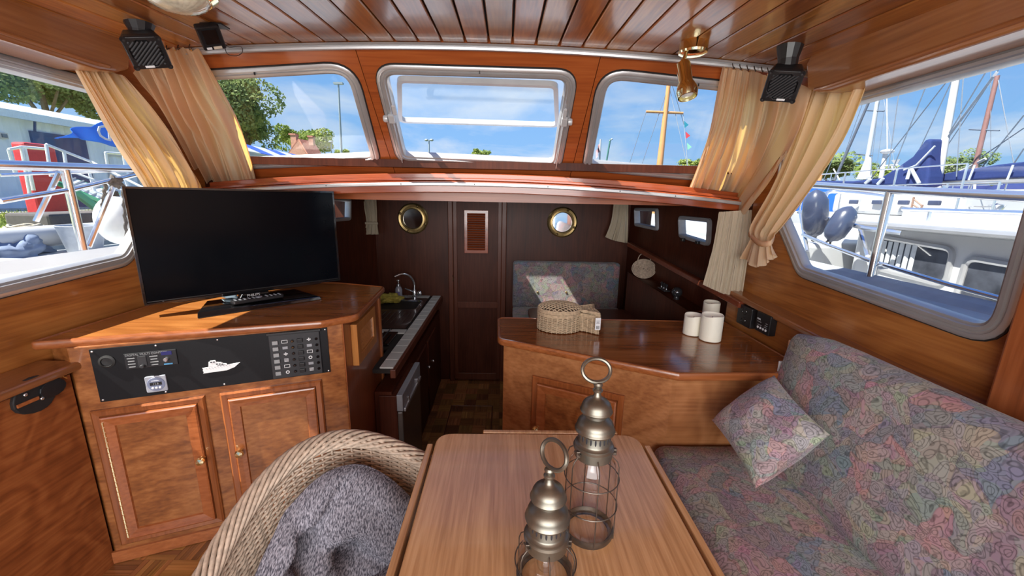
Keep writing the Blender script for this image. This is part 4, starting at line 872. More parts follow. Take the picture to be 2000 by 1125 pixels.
wv.build('woven_shell', M_wick, ch, smooth='all', kind='stuff')
for i in range(0, 55):
    th = a0+(a1-a0)*i/54
    MB().tube([shell(th, t/8) for t in range(9)], .0034, 5).build('stake', M_wick, ch, smooth='all')
br = MB(); nb = 10; steps = 300
for k_ in range(nb):
    pts = []
    for i in range(steps+1):
        th = a0-3+(a1-a0+6)*i/steps; c0 = shell(th, 1); er = Vector((cos(R_(th)), sin(R_(th)), 0)); ph = 2*pi*k_/nb+i*2*pi*5/steps
        rr_ = .021; pts.append(c0+er*(.008+rr_*cos(ph))+Vector((0, 0, rr_*1.05*sin(ph)-.004)))
    br.tube(pts, .0052, 6)
for k_ in range(8):
    pts = []
    for i in range(steps+1):
        th = a0-3+(a1-a0+6)*i/steps; c0 = shell(th, 1); er = Vector((cos(R_(th)), sin(R_(th)), 0)); ph = 2*pi*k_/8-i*2*pi*4/steps
        pts.append(c0+er*(.004+.015*cos(ph))+Vector((0, 0, .015*sin(ph)-.006)))
    br.tube(pts, .0050, 5)
br.build('braided_rim', M_wick, ch, smooth='all')
MB().lathe([(0, .385), (.28, .385), (.315, .395), (.315, .41), (.28, .42), (0, .42)], tuple(CC), 40).build('seat', M_wick, ch, smooth=True)
for th in (45, 135, 225, 315): 
    x_, y_ = CC.x+.25*cos(R_(th)), CC.y+.25*sin(R_(th)); MB().tube([(x_, y_, .0), (x_, y_, .40)], .016, 8).build('leg', M_wick, ch, smooth=True)
# tufted seat-back cushion leaning inside the shell
Qa = [at(700, 893, z=.68), None]
cu = MB(); n = 44; rowsF = []; rowsB = []
ctr0 = Vector((CC.x, CC.y, .0)); 
def cush(u, v):   # u across (0 near .. 1 far), v up
    th = lerp(222, 88, u); rr_ = lerp(.255, .300, v)-.02
    z = lerp(.43, rimz(lerp(215, 96, u))-.020-.10*abs(2*u-1.05)**3, v); return Vector((CC.x+rr_*cos(R_(th)), CC.y+rr_*sin(R_(th)), z)), Vector((-cos(R_(th)), -sin(R_(th)), .22)).normalized()
tufts = [(.30, .36), (.68, .36), (.49, .68)]
for sgn in (1, -1):
    rows = []
    for i in range(n+1):
        row = []
        for j in range(n+1):
            u, v = i/n, j/n; p, nn = cush(u, v); ed = ((1-abs(2*u-1)**4)*(1-abs(2*v-1)**4))**.5
            h = .065*ed*(1+.12*noise.noise(Vector((u*5, v*5, 2))))
            if sgn > 0:
                for (tu, tv_) in tufts:
                    dd_ = math.hypot((u-tu)*.62, (v-tv_)*.42); h -= .056*math.exp(-(dd_/.045)**2)
                # creases from the tufts
                for (tu, tv_, du, dv_) in [(.30, .36, -.3, -.25), (.30, .36, .19, .32), (.68, .36, -.19, .32), (.68, .36, .3, -.3), (.49, .68, -.28, .3), (.49, .68, .3, .3), (.30, .36, .38, 0), (.49, .68, 0, .3)]:
                    tt = max(0, min(1, ((u-tu)*du+(v-tv_)*dv_)/(du*du+dv_*dv_))); q_ = math.hypot(u-tu-du*tt, v-tv_-dv_*tt); h -= .028*(1-.55*tt)*math.exp(-(q_/.035)**2)
            row.append(p+nn*(h if sgn > 0 else -h*.25))
        rows.append(row)
    cu.grid(rows, flip=sgn < 0)
tag(cu.build('chair_cushion', M_tweed, smooth='all'), 'tufted slub grey cushion resting in the wicker chair', 'cushion')
pd_ = MB(); pd_.lathe([(0, .425), (.24, .425), (.27, .44), (.275, .465), (.25, .485), (.1, .495), (0, .492)], tuple(CC), 40)
tag(pd_.build('seat_pad', M_tweed, smooth=True), 'round slub grey pad lying flat on the wicker chair seat', 'cushion')
# ---------------- lanterns
def lantern(name, c, H, s, ring_rot, label, knob_z):
    """c base xy, H height of the glass top, s overall width scale"""
    t = thing(name, label, 'lantern', loc=(c[0], c[1], .74))
    x, y = c; z0 = .74; gz_ = H       # gz_ = absolute z of the glass shoulder
    MB().lathe([(.044*s, .001), (.053*s, 0), (.055*s, .004), (.055*s, .014), (.052*s, .016), (.050*s, .006), (.044*s, .004)], (x, y, z0), 36).build('base', M_wire, t, smooth=True)
    MB().lathe([(.030, .008), (.051*s, .008), (.052*s, .02), (.052*s, gz_-z0-.045), (.048*s, gz_-z0-.022), (.036*s, gz_-z0-.006), (.034*s, gz_-z0+.006)], (x, y, z0), 40).build('glass', M_lglass, t, smooth=True)
    c_ = gz_
    MB().lathe([(.036*s, 0), (.0395*s, 0), (.0395*s, .016), (.043*s, .018), (.043*s, .022), (.040*s, .025), (.040*s, .028), (.035*s, .031), (.0335*s, .034), (.0325*s, .060), (.0305*s, .062)], (x, y, c_-.006), 40).build('collar', M_pewter, t, smooth=True)
    sl = MB()
    for k in range(22):
        a = 2*pi*k/22; M_ = Matrix.Translation((x+.0331*s*cos(a), y+.0331*s*sin(a), c_+.041)) @ Matrix.Rotation(a, 4, 'Z')
        sl.ball((0, 0, 0), (.0012, .0019, .0075), 8, 6, M_)
    sl.build('vent_slots', M_ink, t, smooth=True)
    MB().lathe([(.0285*s, .052), (.036*s, .0535), (.0410*s, .056), (.0420*s, .059), (.0405*s, .0620), (.0390*s, .0640), (.0385*s, .069), (.0360*s, .0755), (.0310*s, .081), (.0255*s, .0850), (.0225*s, .0875), (.0220*s, .0955), (.026*s, .0965), (.0325*s, .0985), (.0338*s, .1015), (.0325*s, .1040), (.0312*s, .1060), (.0305*s, .111), (.0275*s, .1175), (.0220*s, .1230), (.0150*s, .1270), (.0100*s, .1300), (.0080*s, .134), (.0068*s, .138), (.006*s, .141), (.010*s, .1425), (.0105*s, .146), (.008*s, .149), (.0055*s, .150), (.0085*s, .153), (.0095*s, .157), (.0075*s, .161), (0, .163)], (x, y, c_-.004), 40).build('domed_cap', M_pewter, t, smooth=True)
    top = Vector((x, y, c_+.158)); Mr_ = Matrix.Translation(top) @ ring_rot
    MB().tube([Mr_ @ Vector((.031*s*cos(a), 0, .024*s+.024*s*sin(a))) for a in [2*pi*i/28 for i in range(28)]], .0041*s, 8, closed=True).build('carrying_ring', M_pewter, t, smooth=True)
    rw = .0565*s
    for k in range(6):
        a = 2*pi*k/6+.55; ex = Vector((cos(a), sin(a), 0)); b = Vector((x, y, 0))
        MB().tube([b+ex*rw+Vector((0, 0, z0+.004)), b+ex*rw+Vector((0, 0, c_-.018)), b+ex*(rw-.004)+Vector((0, 0, c_-.006)), b+ex*.040*s+Vector((0, 0, c_+.004))], .00125, 6).build('cage_wire', M_wire, t, smooth=True)
    nh = 2 if gz_ > .9 else 1
    for k in range(nh):
        zz = z0+(gz_-z0)*((k+1)/(nh+1))+(.01 if nh == 2 else .0); MB().tube([Vector((x+(rw+.0015)*cos(a), y+(rw+.0015)*sin(a), zz)) for a in [2*pi*i/40 for i in range(40)]], .00125, 6, closed=True).build('cage_hoop', M_wire, t, smooth=True)
    MB().lathe([(0, .0), (.0085, .0), (.0095, -.004), (.0095, -.030), (0, -.030)], (x, y, c_+.006), 16).build('lamp_holder', M_wire, t, smooth=True)
    MB().lathe([(.008, -.026), (.010, -.034), (.0155, -.045), (.017, -.054), (.014, -.064), (.007, -.070), (0, -.071)], (x, y, c_+.006), 20).build('bulb', M_lglass, t, smooth=True)
    for k, a in enumerate((-2.6, -.3)):
        e_ = Vector((cos(a), sin(a), 0)); MB().box(tuple(Vector((x, y, c_+.010))+e_*.043*s), (.008, .008, .014)).build('clasp', M_wire, t, bevel=.001)
        MB().tube([Vector((x, y, c_+.012))+e_*.045*s+Vector((-e_.y, e_.x, 0))*d_ for d_ in (-.009, .009)], .002, 6).build('clasp_pin', M_wire, t, smooth=True)
    return t
lantern('lantern', (.191, .736), .934, .98, Matrix.Rotation(R_(12), 4, 'Z') @ Matrix.Rotation(R_(-30), 4, 'X'), 'tall pewter and glass wire-cage lantern farther back on the table', 0)
fp = at(1073, 927, z=.965)
lantern('lantern', (fp.x, fp.y), .822, 1.0, Matrix.Rotation(R_(-55), 4, 'Z') @ Matrix.Rotation(R_(-22), 4, 'X'), 'shorter pewter and glass lantern nearest the camera on the table', 0)
# ================================================================ CURTAINS AND FITTINGS
def drape(name, rows, nrm, pleats, amp, label, mat=None, nu=150, nv=26, seed=0, hem=.0, group=None, depth_mod=None, parts=None):
    """rows: control polylines from top to bottom; pleats run down them"""
    nrm = Vector(nrm).normalized(); rows = [[Vector(p) for p in r] for r in rows]; G = []
    rnd = random.Random(seed); ph = [rnd.uniform(-.5, .5) for _ in range(9)]
    for i in range(nv+1):
        t = i/nv; row = []
        for j in range(nu+1):
            s = j/nu
            p = poly_eval([poly_eval(r, s) for r in rows], t)
            warp = s+.035*sin(7*s+1.5*t+ph[0]*6)+.022*sin(17*s+ph[1]*6+1.4*t)+.02*noise.noise(Vector((s*9, t*1.6, seed+4)))
            a = poly_eval([Vector((x, 0, 0)) for x in amp], t).x*(.7+.5*noise.noise(Vector((s*5, t*1.2, seed))))
            w_ = sin(2*pi*pleats*warp); w_ = math.copysign(abs(w_)**.75, w_)
            w2_ = .30*sin(2*pi*pleats*2.1*warp+1.1+2*t)+.5*noise.noise(Vector((s*14, t*2.2, seed+9)))
            p = p+nrm*a*(w_+w2_+.22*sin(2*pi*pleats*4.3*warp+2+t)-.9*math.exp(-((((pleats*warp*1.5+.3*sin(5*t)) % 1)-.5)/.07)**2)*.6)
            if i == nv and hem: p.z += hem*sin(2*pi*pleats*warp+1)
            row.append(p)
        G.append(row)
    o = MB().grid(G).build(name, mat or M_curt, smooth='all'); tag(o, label, 'curtain', group)
    return o
cP = WP+WZ*.07
def cw(px, py, off=.07): return at(px, py, P=WP+WZ*off, n=WZ)
drape('curtain', [[at(135, 116, x=-1.60), at(185, 130, x=-1.60), at(245, 150, x=-1.60)], [at(186, 202, x=-1.59), at(225, 205, x=-1.59), at(300, 215, x=-1.58)],
                  [at(236, 290, x=-1.56), at(285, 290, x=-1.56), at(352, 290, x=-1.55)], [at(286, 366, x=-1.52), at(330, 368, x=-1.52), at(392, 368, x=-1.50)], [at(330, 450, x=-1.50), at(350, 452, x=-1.50), at(385, 452, x=-1.49)]],
      (1, -.35, 0), 5, [.014, .028, .032, .024, .016], 'cream curtain hanging on the left side window behind the television', seed=1)
drape('curtain', [[at(262, 140, x=-1.50), cw(300, 98), cw(345, 96), cw(388, 98)], [cw(305, 200, .11), cw(340, 185, .10), cw(385, 178, .08), cw(424, 172)],
                  [cw(352, 285, .10), cw(385, 275, .09), cw(430, 268, .08), cw(466, 262)], [cw(395, 368, .09), cw(425, 368, .08), cw(462, 366), cw(499, 362)]],
      WZ, 6, [.018, .032, .034, .020], 'cream curtain over the left end of the windscreen', seed=2)
drape('curtain', [[cw(1414, 131, .05), cw(1450, 136, .05), cw(1500, 146, .06), at(1590, 172, x=1.26)], [cw(1392, 235, .06), cw(1430, 240), cw(1480, 250), at(1560, 262, x=1.25)],
                  [cw(1364, 318, .06), cw(1400, 325), cw(1450, 335), at(1508, 345, x=1.26)], [cw(1337, 388, .08), cw(1370, 398), cw(1412, 408), at(1450, 420, y=2.13)]],
      WZ, 7, [.018, .032, .034, .028], 'cream curtain over the right end of the windscreen above the beige curtain', seed=3, hem=.012)
sc_ = drape('curtain', [[at(1570, 180, x=1.27), at(1625, 165, x=1.27), at(1694, 160, x=1.27)], [at(1545, 275, x=1.27), at(1590, 272, x=1.27), at(1650, 262, x=1.27)],
                  [at(1508, 370, x=1.26), at(1545, 368, x=1.26), at(1592, 352, x=1.26)], [at(1470, 442, x=1.25), at(1492, 446, x=1.24), at(1528, 440, x=1.25)], [at(1466, 466, x=1.24), at(1484, 470, x=1.23), at(1506, 470, x=1.24)], [at(1448, 502, x=1.24), at(1480, 522, x=1.21), at(1512, 500, x=1.24)]],
      (-1, -.3, 0), 4, [.012, .024, .028, .020, .007, .020], 'cream curtain gathered by a tie band beside the right side window', seed=4, nv=36, hem=.006)
tie = [at(q[0], q[1], x=x) for q, x in [((1463, 456), 1.255), ((1482, 474), 1.195), ((1506, 474), 1.20), ((1514, 456), 1.255)]]
tb2 = MB(); rr = spline(tie, 14); tb2.grid([[p+Vector((0, 0, .012)) for p in rr], [p+Vector((-.004, 0, 0)) for p in rr], [p-Vector((0, 0, .014)) for p in rr]]); 
WM[sc_.name] = Matrix.Identity(4); tb2.build('tie_band', M_curt, sc_, smooth='all', solid=.003)
# hooks on the tracks
def hooks(parent_o, pts):
    WM[parent_o.name] = Matrix.Identity(4)
    for p in pts:
        MB().tube([p+Vector((0, -.005, .02)), p+Vector((0, -.012, .008)), p+Vector((.004, -.016, -.004)), p+Vector((.008, -.010, .004))], .0022, 6).build('hook', M_wire, parent_o, smooth=True)
allc = [o for o in COL.objects if o.name.startswith('curtain')]
hooks(allc[1], [cw(x_, 98, .07) for x_ in (310, 330, 352, 374)]); hooks(allc[2], [cw(x_, 134+.12*(x_-1420), .07) for x_ in (1428, 1442, 1456, 1470, 1484, 1496)])
drape('curtain', [[at(1404, 414, y=2.15), at(1435, 412, y=2.15), at(1468, 410, y=2.15)], [at(1390, 490, y=2.13), at(1422, 490, y=2.13), at(1460, 492, y=2.13)], [at(1371, 555, y=2.13), at(1408, 572, y=2.13), at(1447, 586, y=2.13)]],
      (0, -1, 0), 6, [.006, .010, .013], 'beige pleated curtain hanging straight below the cream windscreen curtain', M_curt2, seed=5)
drape('curtain', [[at(1200, 384, y=3.60), at(1214, 384, y=3.60), at(1227, 385, y=3.60)], [at(1194, 430, y=3.6), at(1210, 430, y=3.6), at(1227, 432, y=3.6)], [at(1182, 463, y=3.6), at(1200, 470, y=3.6), at(1226, 475, y=3.6)]],
      (0, -1, 0), 4, [.008, .012, .018], 'small beige curtain at the right end of the forward bulkhead', M_curt2, nu=70, nv=14, seed=6)
c6 = drape('curtain', [[at(706, 378, y=3.6), at(720, 377, y=3.6), at(734, 377, y=3.6)], [at(712, 410, y=3.6), at(724, 410, y=3.6), at(736, 410, y=3.6)], [at(715, 436, y=3.6), at(726, 436, y=3.6), at(737, 436, y=3.6)], [at(708, 458, y=3.6), at(724, 458, y=3.6), at(740, 458, y=3.6)]],
      (0, -1, 0), 4, [.008, .012, .008, .016], 'small beige tied curtain beside the left brass porthole mirror', M_curt2, nu=70, nv=16, seed=7)
WM[c6.name] = Matrix.Identity(4); p0_, p1_ = at(713, 436, y=3.57), at(738, 436, y=3.57); MB().box(tuple((p0_+p1_)/2), ((p1_-p0_).length, .012, .02)).build('tie_band', M_curt2, c6, bevel=.003)
# ---------------- loudspeakers
def solve_rect(pTL, pTR, pBL, y0, ratio, down=True):
    # find the true rectangle (width = ratio * height) whose corners are seen along three sight lines
    dirs = [(at(px, py, y=1.0)-CAM) for px, py in (pTL, pTR, pBL)]; best = None
    A_ = CAM+dirs[0]*y0
    for i in range(-60, 61):
        B_ = CAM+dirs[1]*(y0+i*.0025)
        for j in range(-60, 61):
            C_ = CAM+dirs[2]*(y0+j*.0025); X, Y = B_-A_, A_-C_; Zn = X.cross(Y).normalized()
            if down and Zn.z > 0: continue
            e_ = abs(X.normalized().dot(Y.normalized()))+.8*abs(math.log(X.length/Y.length/ratio))+abs(j)*1e-4+abs(i)*1e-4
            if best is None or e_ < best[0]: best = (e_, A_, B_, C_)
    return best[1:]
def speaker(label, TL, TR, BL, depth, flip=1):
    X = TR-TL; Y = TL-BL; M = frame_M((TR+BL)/2, X, Y); w_, h_ = X.length, Y.length
    t = thing('loudspeaker', label, 'speaker', M=M)
    o8 = lambda s, c: [(-w_/2*s, -h_/2*s+c), (-w_/2*s+c, -h_/2*s), (w_/2*s-c, -h_/2*s), (w_/2*s, -h_/2*s+c), (w_/2*s, h_/2*s-c), (w_/2*s-c, h_/2*s), (-w_/2*s+c, h_/2*s), (-w_/2*s, h_/2*s-c)]
    mb = MB(); rows = []
    for s_, z_, c in [(.72, -depth, .006), (.80, -depth, .006), (1.0, -.018, .012), (1.0, -.004, .012), (.96, .002, .014), (.80, .003, .030), (.78, -.006, .030)]: rows.append([M @ Vector((a, b, z_)) for a, b in o8(s_, c)])
    mb.grid(rows, True); mb.f.append(tuple(range(8))[::-1]); mb.f.append(tuple(range(48, 56))); mb.build('housing', M_black, t, bevel=.002)
    g_ = MB(); hw, hh = w_*.39, h_*.39
    nsl = 13
    for i in range(nsl):
        d_ = lerp(-(hw+hh)*.86, (hw+hh)*.86, i/(nsl-1)); a_ = []
        # diagonal slat x - y = d_ clipped to the box
        lo_, hi_ = max(-hw, -hh+d_), min(hw, hh+d_)
        if hi_-lo_ < .012: continue
        lo_ += .004; hi_ -= .004
        MB().tube([M @ Vector((lo_, lo_-d_, .002)), M @ Vector((hi_, hi_-d_, .002))], .0036, 6).build('grille_slat', M_greyd, t, smooth=True)
    MB().box((w_*.08*flip, -h_*.40, .004), (w_*.24, .0075, .003), M).build('badge', M_print, t, bevel=.001)
    for a, b in ((-1, -1), (1, -1), (1, 1), (-1, 1)): MB().lathe([(.009, .0), (.009, .004), (.005, .004), (0, .002)], seg=12, M=M @ Matrix.Translation((a*w_*.43, b*h_*.43, 0))).build('corner_boss', M_black, t, smooth=True)
    Mi = M; p = M @ Vector((0, h_*.1, -depth)); top = Vector((p.x, p.y, zc(p.x, p.y)))
    MB().tube([M @ Vector((0, 0, -depth*.7)), p, (p+top)/2, top], [.03, .034, .034, .045], 12).build('bracket', M_black, t)
    for i in range(5): MB().box((w_*.485*flip, -h_*.25+h_*.12*i, -.028), (.004, .004, .03), M).build('cooling_rib', M_greyd, t)
    return t
speaker('dark grey ribbed loudspeaker under the ceiling at the left windscreen corner', *solve_rect((231, 72), (312, 70), (264, 137), 1.50, 1.0), .07, -1)
speaker('black loudspeaker under the ceiling in front of the right cream curtains', *solve_rect((1503, 136), (1575, 139), (1484, 197), 1.58, 1.0), .085, 1)
# small black receiver with cable
TL, TR, BL = solve_rect((381, 56), (428, 51), (400, 101), 1.58, .78); X = TR-TL; Y = TL-BL; M = frame_M((TR+BL)/2, X, Y); w_, h_ = X.length, Y.length
rc = thing('receiver_box', 'small black receiver box with thin cable hanging from the ceiling', 'electronic device', M=M)
MB().prism(rpoly([(-w_/2, -h_/2), (w_/2, -h_/2), (w_/2, h_/2), (-w_/2, h_/2)], .008, 4), -.024, 0, M).build('case', M_black, rc, bevel=.004)
MB().box((0, .01, .001), (w_*.6, h_*.6, .002), M).build('front_plate', M_gloss, rc)
MB().box((w_*.12, -h_*.38, .0015), (w_*.36, .011, .001), M).build('paper_label', plain('cream_label', (.6, .52, .42), .5), rc)
MB().box((-w_*.25, -h_*.38, .0015), (w_*.22, .009, .001), M).build('paper_label', M_print, rc)
p = M @ Vector((0, h_*.3, -.03)); pt = Vector((p.x+.02, p.y+.02, zc(p.x, p.y)-.002))
MB().box(tuple(pt), (.075, .05, .004)).build('ceiling_bracket', M_black, rc); MB().tube([p, pt], .006, 8).build('bracket_arm', M_black, rc)
MB().tube(spline([M @ Vector((w_/2-.004, -h_/2+.01, -.012)), at(448, 92, y=1.66), at(470, 91, y=1.72), at(473, 102, y=1.75), at(462, 109, y=1.74), at(445, 106, y=1.7), M @ Vector((w_/2-.006, -h_/2-.002, -.012))], 30), .0014, 6).build('cable', M_black, rc, smooth=True)
# ---------------- brass swivel spotlight
lp = Vector((.715, 1.70, 0)); lp.z = zc(lp.x, lp.y)
sl_o = thing('spotlight', 'polished brass swivel spotlight hanging before the right windscreen window', 'lamp', loc=tuple(lp))
MB().lathe([(0, 0), (.050, 0), (.053, -.006), (.052, -.028), (.055, -.034), (.052, -.042), (.034, -.050), (.012, -.052), (0, -.052)], tuple(lp), 32).build('canopy', M_brass, sl_o, smooth=True)
a_ = at(1341, 98, y=1.68); b_ = at(1335, 120, y=1.64); MB().tube([lp+Vector((-.01, -.01, -.045)), a_, b_], .0075, 10).build('arm', M_brass, sl_o, smooth=True)
hA_, hB_ = at(1334, 121, y=1.645), at(1343, 190, y=1.60); ax = (hB_-hA_).normalized(); Mh = frame_M(hA_, ax.orthogonal(), ax.cross(ax.orthogonal())); Mh = frame_M(hA_, ax.cross(Vector((0, 1, 0))), ax.cross(ax.cross(Vector((0, 1, 0))))); Lh = (hB_-hA_).length
if (Mh.to_3x3() @ Vector((0, 0, 1))).dot(ax) < 0: Mh = Mh @ Matrix.Rotation(pi, 4, 'X')
k_ = Lh/.15
MB().lathe([(0, 0), (.014, .0), (.023, .006*k_), (.025, .012*k_), (.025, .085*k_), (.031, .098*k_), (.037, .115*k_), (.038, .130*k_), (.034, .149*k_), (.031, .150*k_), (.028, .13*k_), (0, .12*k_)], seg=32, M=Mh).build('lamp_head', M_brass, sl_o, smooth=True)
MB().ball(tuple(b_), .012, 14, 10).build('swivel_joint', M_brass, sl_o, smooth=True)
MB().lathe([(0, .13*k_), (.027, .13*k_), (.02, .140*k_), (0, .144*k_)], seg=24, M=Mh).build('bulb', M_plastic, sl_o, smooth=True)
# ---------------- ceiling dome light
dl = Vector((-.965, 1.33, 0)); dl.z = zc(dl.x, dl.y)
dm = thing('dome_light', 'round brass rimmed dome light with ribbed glass on the ceiling', 'lamp', loc=tuple(dl)); tilt = Matrix.Translation(dl) @ Matrix.Rotation(R_(-3), 4, 'Y')
MB().lathe([(.105, 0), (.110, -.006), (.104, -.014), (.098, -.018), (.101, -.024), (.093, -.030), (.084, -.036), (.078, -.034)], seg=48, M=tilt).build('brass_rim', M_brass, dm, smooth=True)
M_dome = plain('pressed_glass', (.62, .58, .46), .12, 0, coat=.6, noise_amt=.2, scale=40)
gm = MB(); rows = []
for i in range(15):
    a = i/14*pi/2; row = []
    for k in range(72):
        f = 1+.016*cos(k*pi/1.5)*sin(a)+.012*cos(i*2.1)
        row.append(tilt @ Vector((.080*sin(a)*cos(2*pi*k/72)*f, .080*sin(a)*sin(2*pi*k/72)*f, -.030-.038*cos(a)*f)))
    rows.append(row)
gm.grid(rows, True).build('glass_dome', M_dome, dm, smooth='all')
# ---------------- small lights under the ledge
p = at(744, 371, y=2.27); q = thing('strip_light', 'small pale strip light under the ledge above the tv', 'lamp', loc=tuple(p))
MB().box((p.x, p.y, p.z+.004), (.15, .035, .014)).build('housing', M_plastic, q, bevel=.003); MB().box((p.x, p.y-.006, p.z-.004), (.085, .03, .008)).build('diffuser', plain('pale_green_diffuser', (.35, .85, .75), .3), q, bevel=.002)
p = at(1160, 382, y=2.27); q = thing('downlight', 'small round brass downlight under the ledge right of the door', 'lamp', loc=tuple(p))
MB().lathe([(.045, .006), (.048, .0), (.040, -.006), (.03, -.010), (0, -.012)], tuple(p), 28).build('brass_ring', M_brass, q, smooth=True)
MB().lathe([(.03, -.009), (.02, -.014), (0, -.016)], tuple(p), 20).build('lens', M_dome, q, smooth=True)
# ---------------- porthole mirrors on the forward bulkhead
M_mirror = plain('mirror_glass', (.85, .86, .88), .03, 1.0, noise_amt=.01); M_oldbrass = plain('aged_brass', (.30, .21, .09), .35, .9, noise_amt=.25)
for (px, py, lab) in [(807, 427, 'round brass porthole mirror left of the cabin door'), (1098, 434, 'round brass porthole mirror above the grey bench cushion')]:
    c_ = at(px, py, y=YB); t = thing('porthole_mirror', lab, 'mirror', loc=tuple(c_)); M_ = Matrix.Translation(c_) @ Matrix.Rotation(pi/2, 4, 'X')
    MB().lathe([(.137, 0), (.140, .012), (.128, .020), (.112, .016), (.108, .028), (.094, .030), (.088, .018), (.088, .010)], seg=48, M=M_).build('brass_ring', M_oldbrass, t, smooth=True)
    MB().lathe([(.09, .012), (0, .012)], seg=40, M=M_).build('mirror_glass', M_mirror, t)
    for k in range(4):
        a = pi/4+k*pi/2+.4; MB().ball((.122*cos(a), .122*sin(a), .018), (.012, .012, .010), 12, 8, M_).build('dog_nut', M_oldbrass, t, smooth=True)
# ---------------- dinette in the forward cabin
b0, b1 = at(1003, 511, y=3.62), at(1212, 517, y=3.62); bb = at(1003, 620, y=3.62)
bn = thing('dinette_bench', 'forward dinette bench with dark grey patterned back cushion', 'bench', loc=(.6, 3.5, -.35))
zt_, zb_ = b0.z, .43
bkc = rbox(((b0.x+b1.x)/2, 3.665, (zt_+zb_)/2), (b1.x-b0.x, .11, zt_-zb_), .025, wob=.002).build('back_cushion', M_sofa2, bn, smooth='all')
for px in (1050, 1106): p = at(px, 571, y=3.607); MB().ball(tuple(p), (.010, .006, .010), 10, 8).build('button', M_oldbrass, bkc, smooth=True)
MB().box(((b0.x+b1.x)/2, 3.44, .02), (b1.x-b0.x, .52, .72)).build('bench_base', M_dark, bn)
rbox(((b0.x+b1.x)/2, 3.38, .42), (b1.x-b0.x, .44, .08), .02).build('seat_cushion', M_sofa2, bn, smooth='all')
tq = at(1030, 601, z=.50); tr_ = at(1250, 606, z=.50)
dt = thing('dinette_table', 'dark mahogany dinette table just behind the peninsula counter', 'table', loc=(.65, 2.85, -.35))
MB().prism(rpoly([(tq.x, tq.y), (tr_.x-.10, tq.y), (tr_.x-.10, 2.45), (tq.x, 2.45)], .08, 6), .47, .50).build('table_top', M_darks, dt, bevel=.006)
MB().box((.62, 2.8, .06), (.10, .10, .82)).build('pedestal', M_darks, dt, bevel=.01)
# ---------------- shelf along the right cabin side
Wd = (Vector(pR1+(0,))-Vector(pR0+(0,))).normalized(); Wn = Vector((-1, 0, 0)); Wn = (Wn-Wd*Wn.dot(Wd)).normalized()
sP = Vector(pR0+(0,))+Wn*.13
def shp(px, py): return at(px, py, P=sP, n=Wn)
sh = thing('side_shelf', 'dark open shelf with a mahogany rail along the forward cabin side', 'shelf', loc=tuple(sP))
def barm(pts0, pts1, w, h, nm, mat, par):
    M_ = frame_M((pts0+pts1)/2, pts1-pts0, Vector((0, 0, 1)).cross(pts1-pts0)); return MB().box((0, -w/2 if True else 0, -h/2), ((pts1-pts0).length, w, h), M_).build(nm, mat, par, bevel=.005)
barm(shp(1444, 590), shp(1225, 473), .04, .035, 'rail', M_red2 := wood('dark_red_rail', (.10, .022, .010), (.17, .04, .017), (.23, .06, .026), 'x', 3, 3, rough=.3, coat=.3, figure=.3), sh)
l0, l1 = shp(1395, 640), shp(1226, 531)
vs = [tuple(l1), tuple(l0+(l0-l1)*.12), (l0.x+(l0-l1).x*.12, l0.y+(l0-l1).y*.12, -.34), (l1.x, l1.y, -.34)]; vs2 = [tuple(Vector(v)-Wn*.015) for v in vs]
MB().add(vs+vs2, [(0, 1, 2, 3), (7, 6, 5, 4), (0, 4, 5, 1), (1, 5, 6, 2), (2, 6, 7, 3), (3, 7, 4, 0)]).build('front_board', M_dark, sh)
barm(l0+(l0-l1)*.1, l1, .13, .015, 'shelf_board', M_dark, sh)
zs = lambda px: l1.lerp(l0, (px-1226)/(1395-1226))
b_ = zs(1252)-Wn*.05; wf_ = thing('wicker_dish', 'round wicker dish with hoop handle standing on the dark side shelf', 'basket', loc=tuple(b_))
Mf = frame_M(b_+Vector((0, 0, .075)), (1, -.2, 0), (.1, .25, 1)); ds = MB()
for i in range(1, 12): ds.tube([Mf @ Vector((.0085*i*cos(a), .0070*i*sin(a), .0008*i)) for a in [2*pi*k/30 for k in range(30)]], .0042, 5, closed=True)
ds.build('woven_dish', M_wick, wf_, smooth='all', kind='stuff'); MB().tube([Mf @ Vector((.05*cos(a), .06+.07*sin(a), 0)) for a in [pi*k/12 for k in range(13)]], .004, 6).build('handle', M_wick, wf_, smooth=True)
b_ = zs(1326)-Wn*.045; gb = thing('glass_globe', 'small clear glass globe on the dark side shelf', 'glassware', loc=tuple(b_)); M_glz = plain('dark_shiny_glass', (.10, .10, .11), .06, .7)
MB().ball(tuple(b_+Vector((0, 0, .05))), .036, 18, 12).build('globe', M_glz, gb, smooth=True); MB().lathe([(0, 0), (.02, 0), (.018, .02), (0, .02)], tuple(b_), 14).build('foot', M_glz, gb)
b_ = zs(1300)-Wn*.05; mw = thing('metal_stand', 'low shiny metal stand with knobs on the dark side shelf', 'ornament', loc=tuple(b_))
MB().box(tuple(b_+Vector((0, 0, .012))), (.05, .13, .012), ).build('tray', M_glz, mw, bevel=.004)
for k in range(3): MB().lathe([(0, 0), (.012, 0), (.006, .02), (.012, .035), (0, .045)], tuple(b_+Vector((0, -.045+.045*k, .018))), 12).build('knob', M_glz, mw, smooth=True)
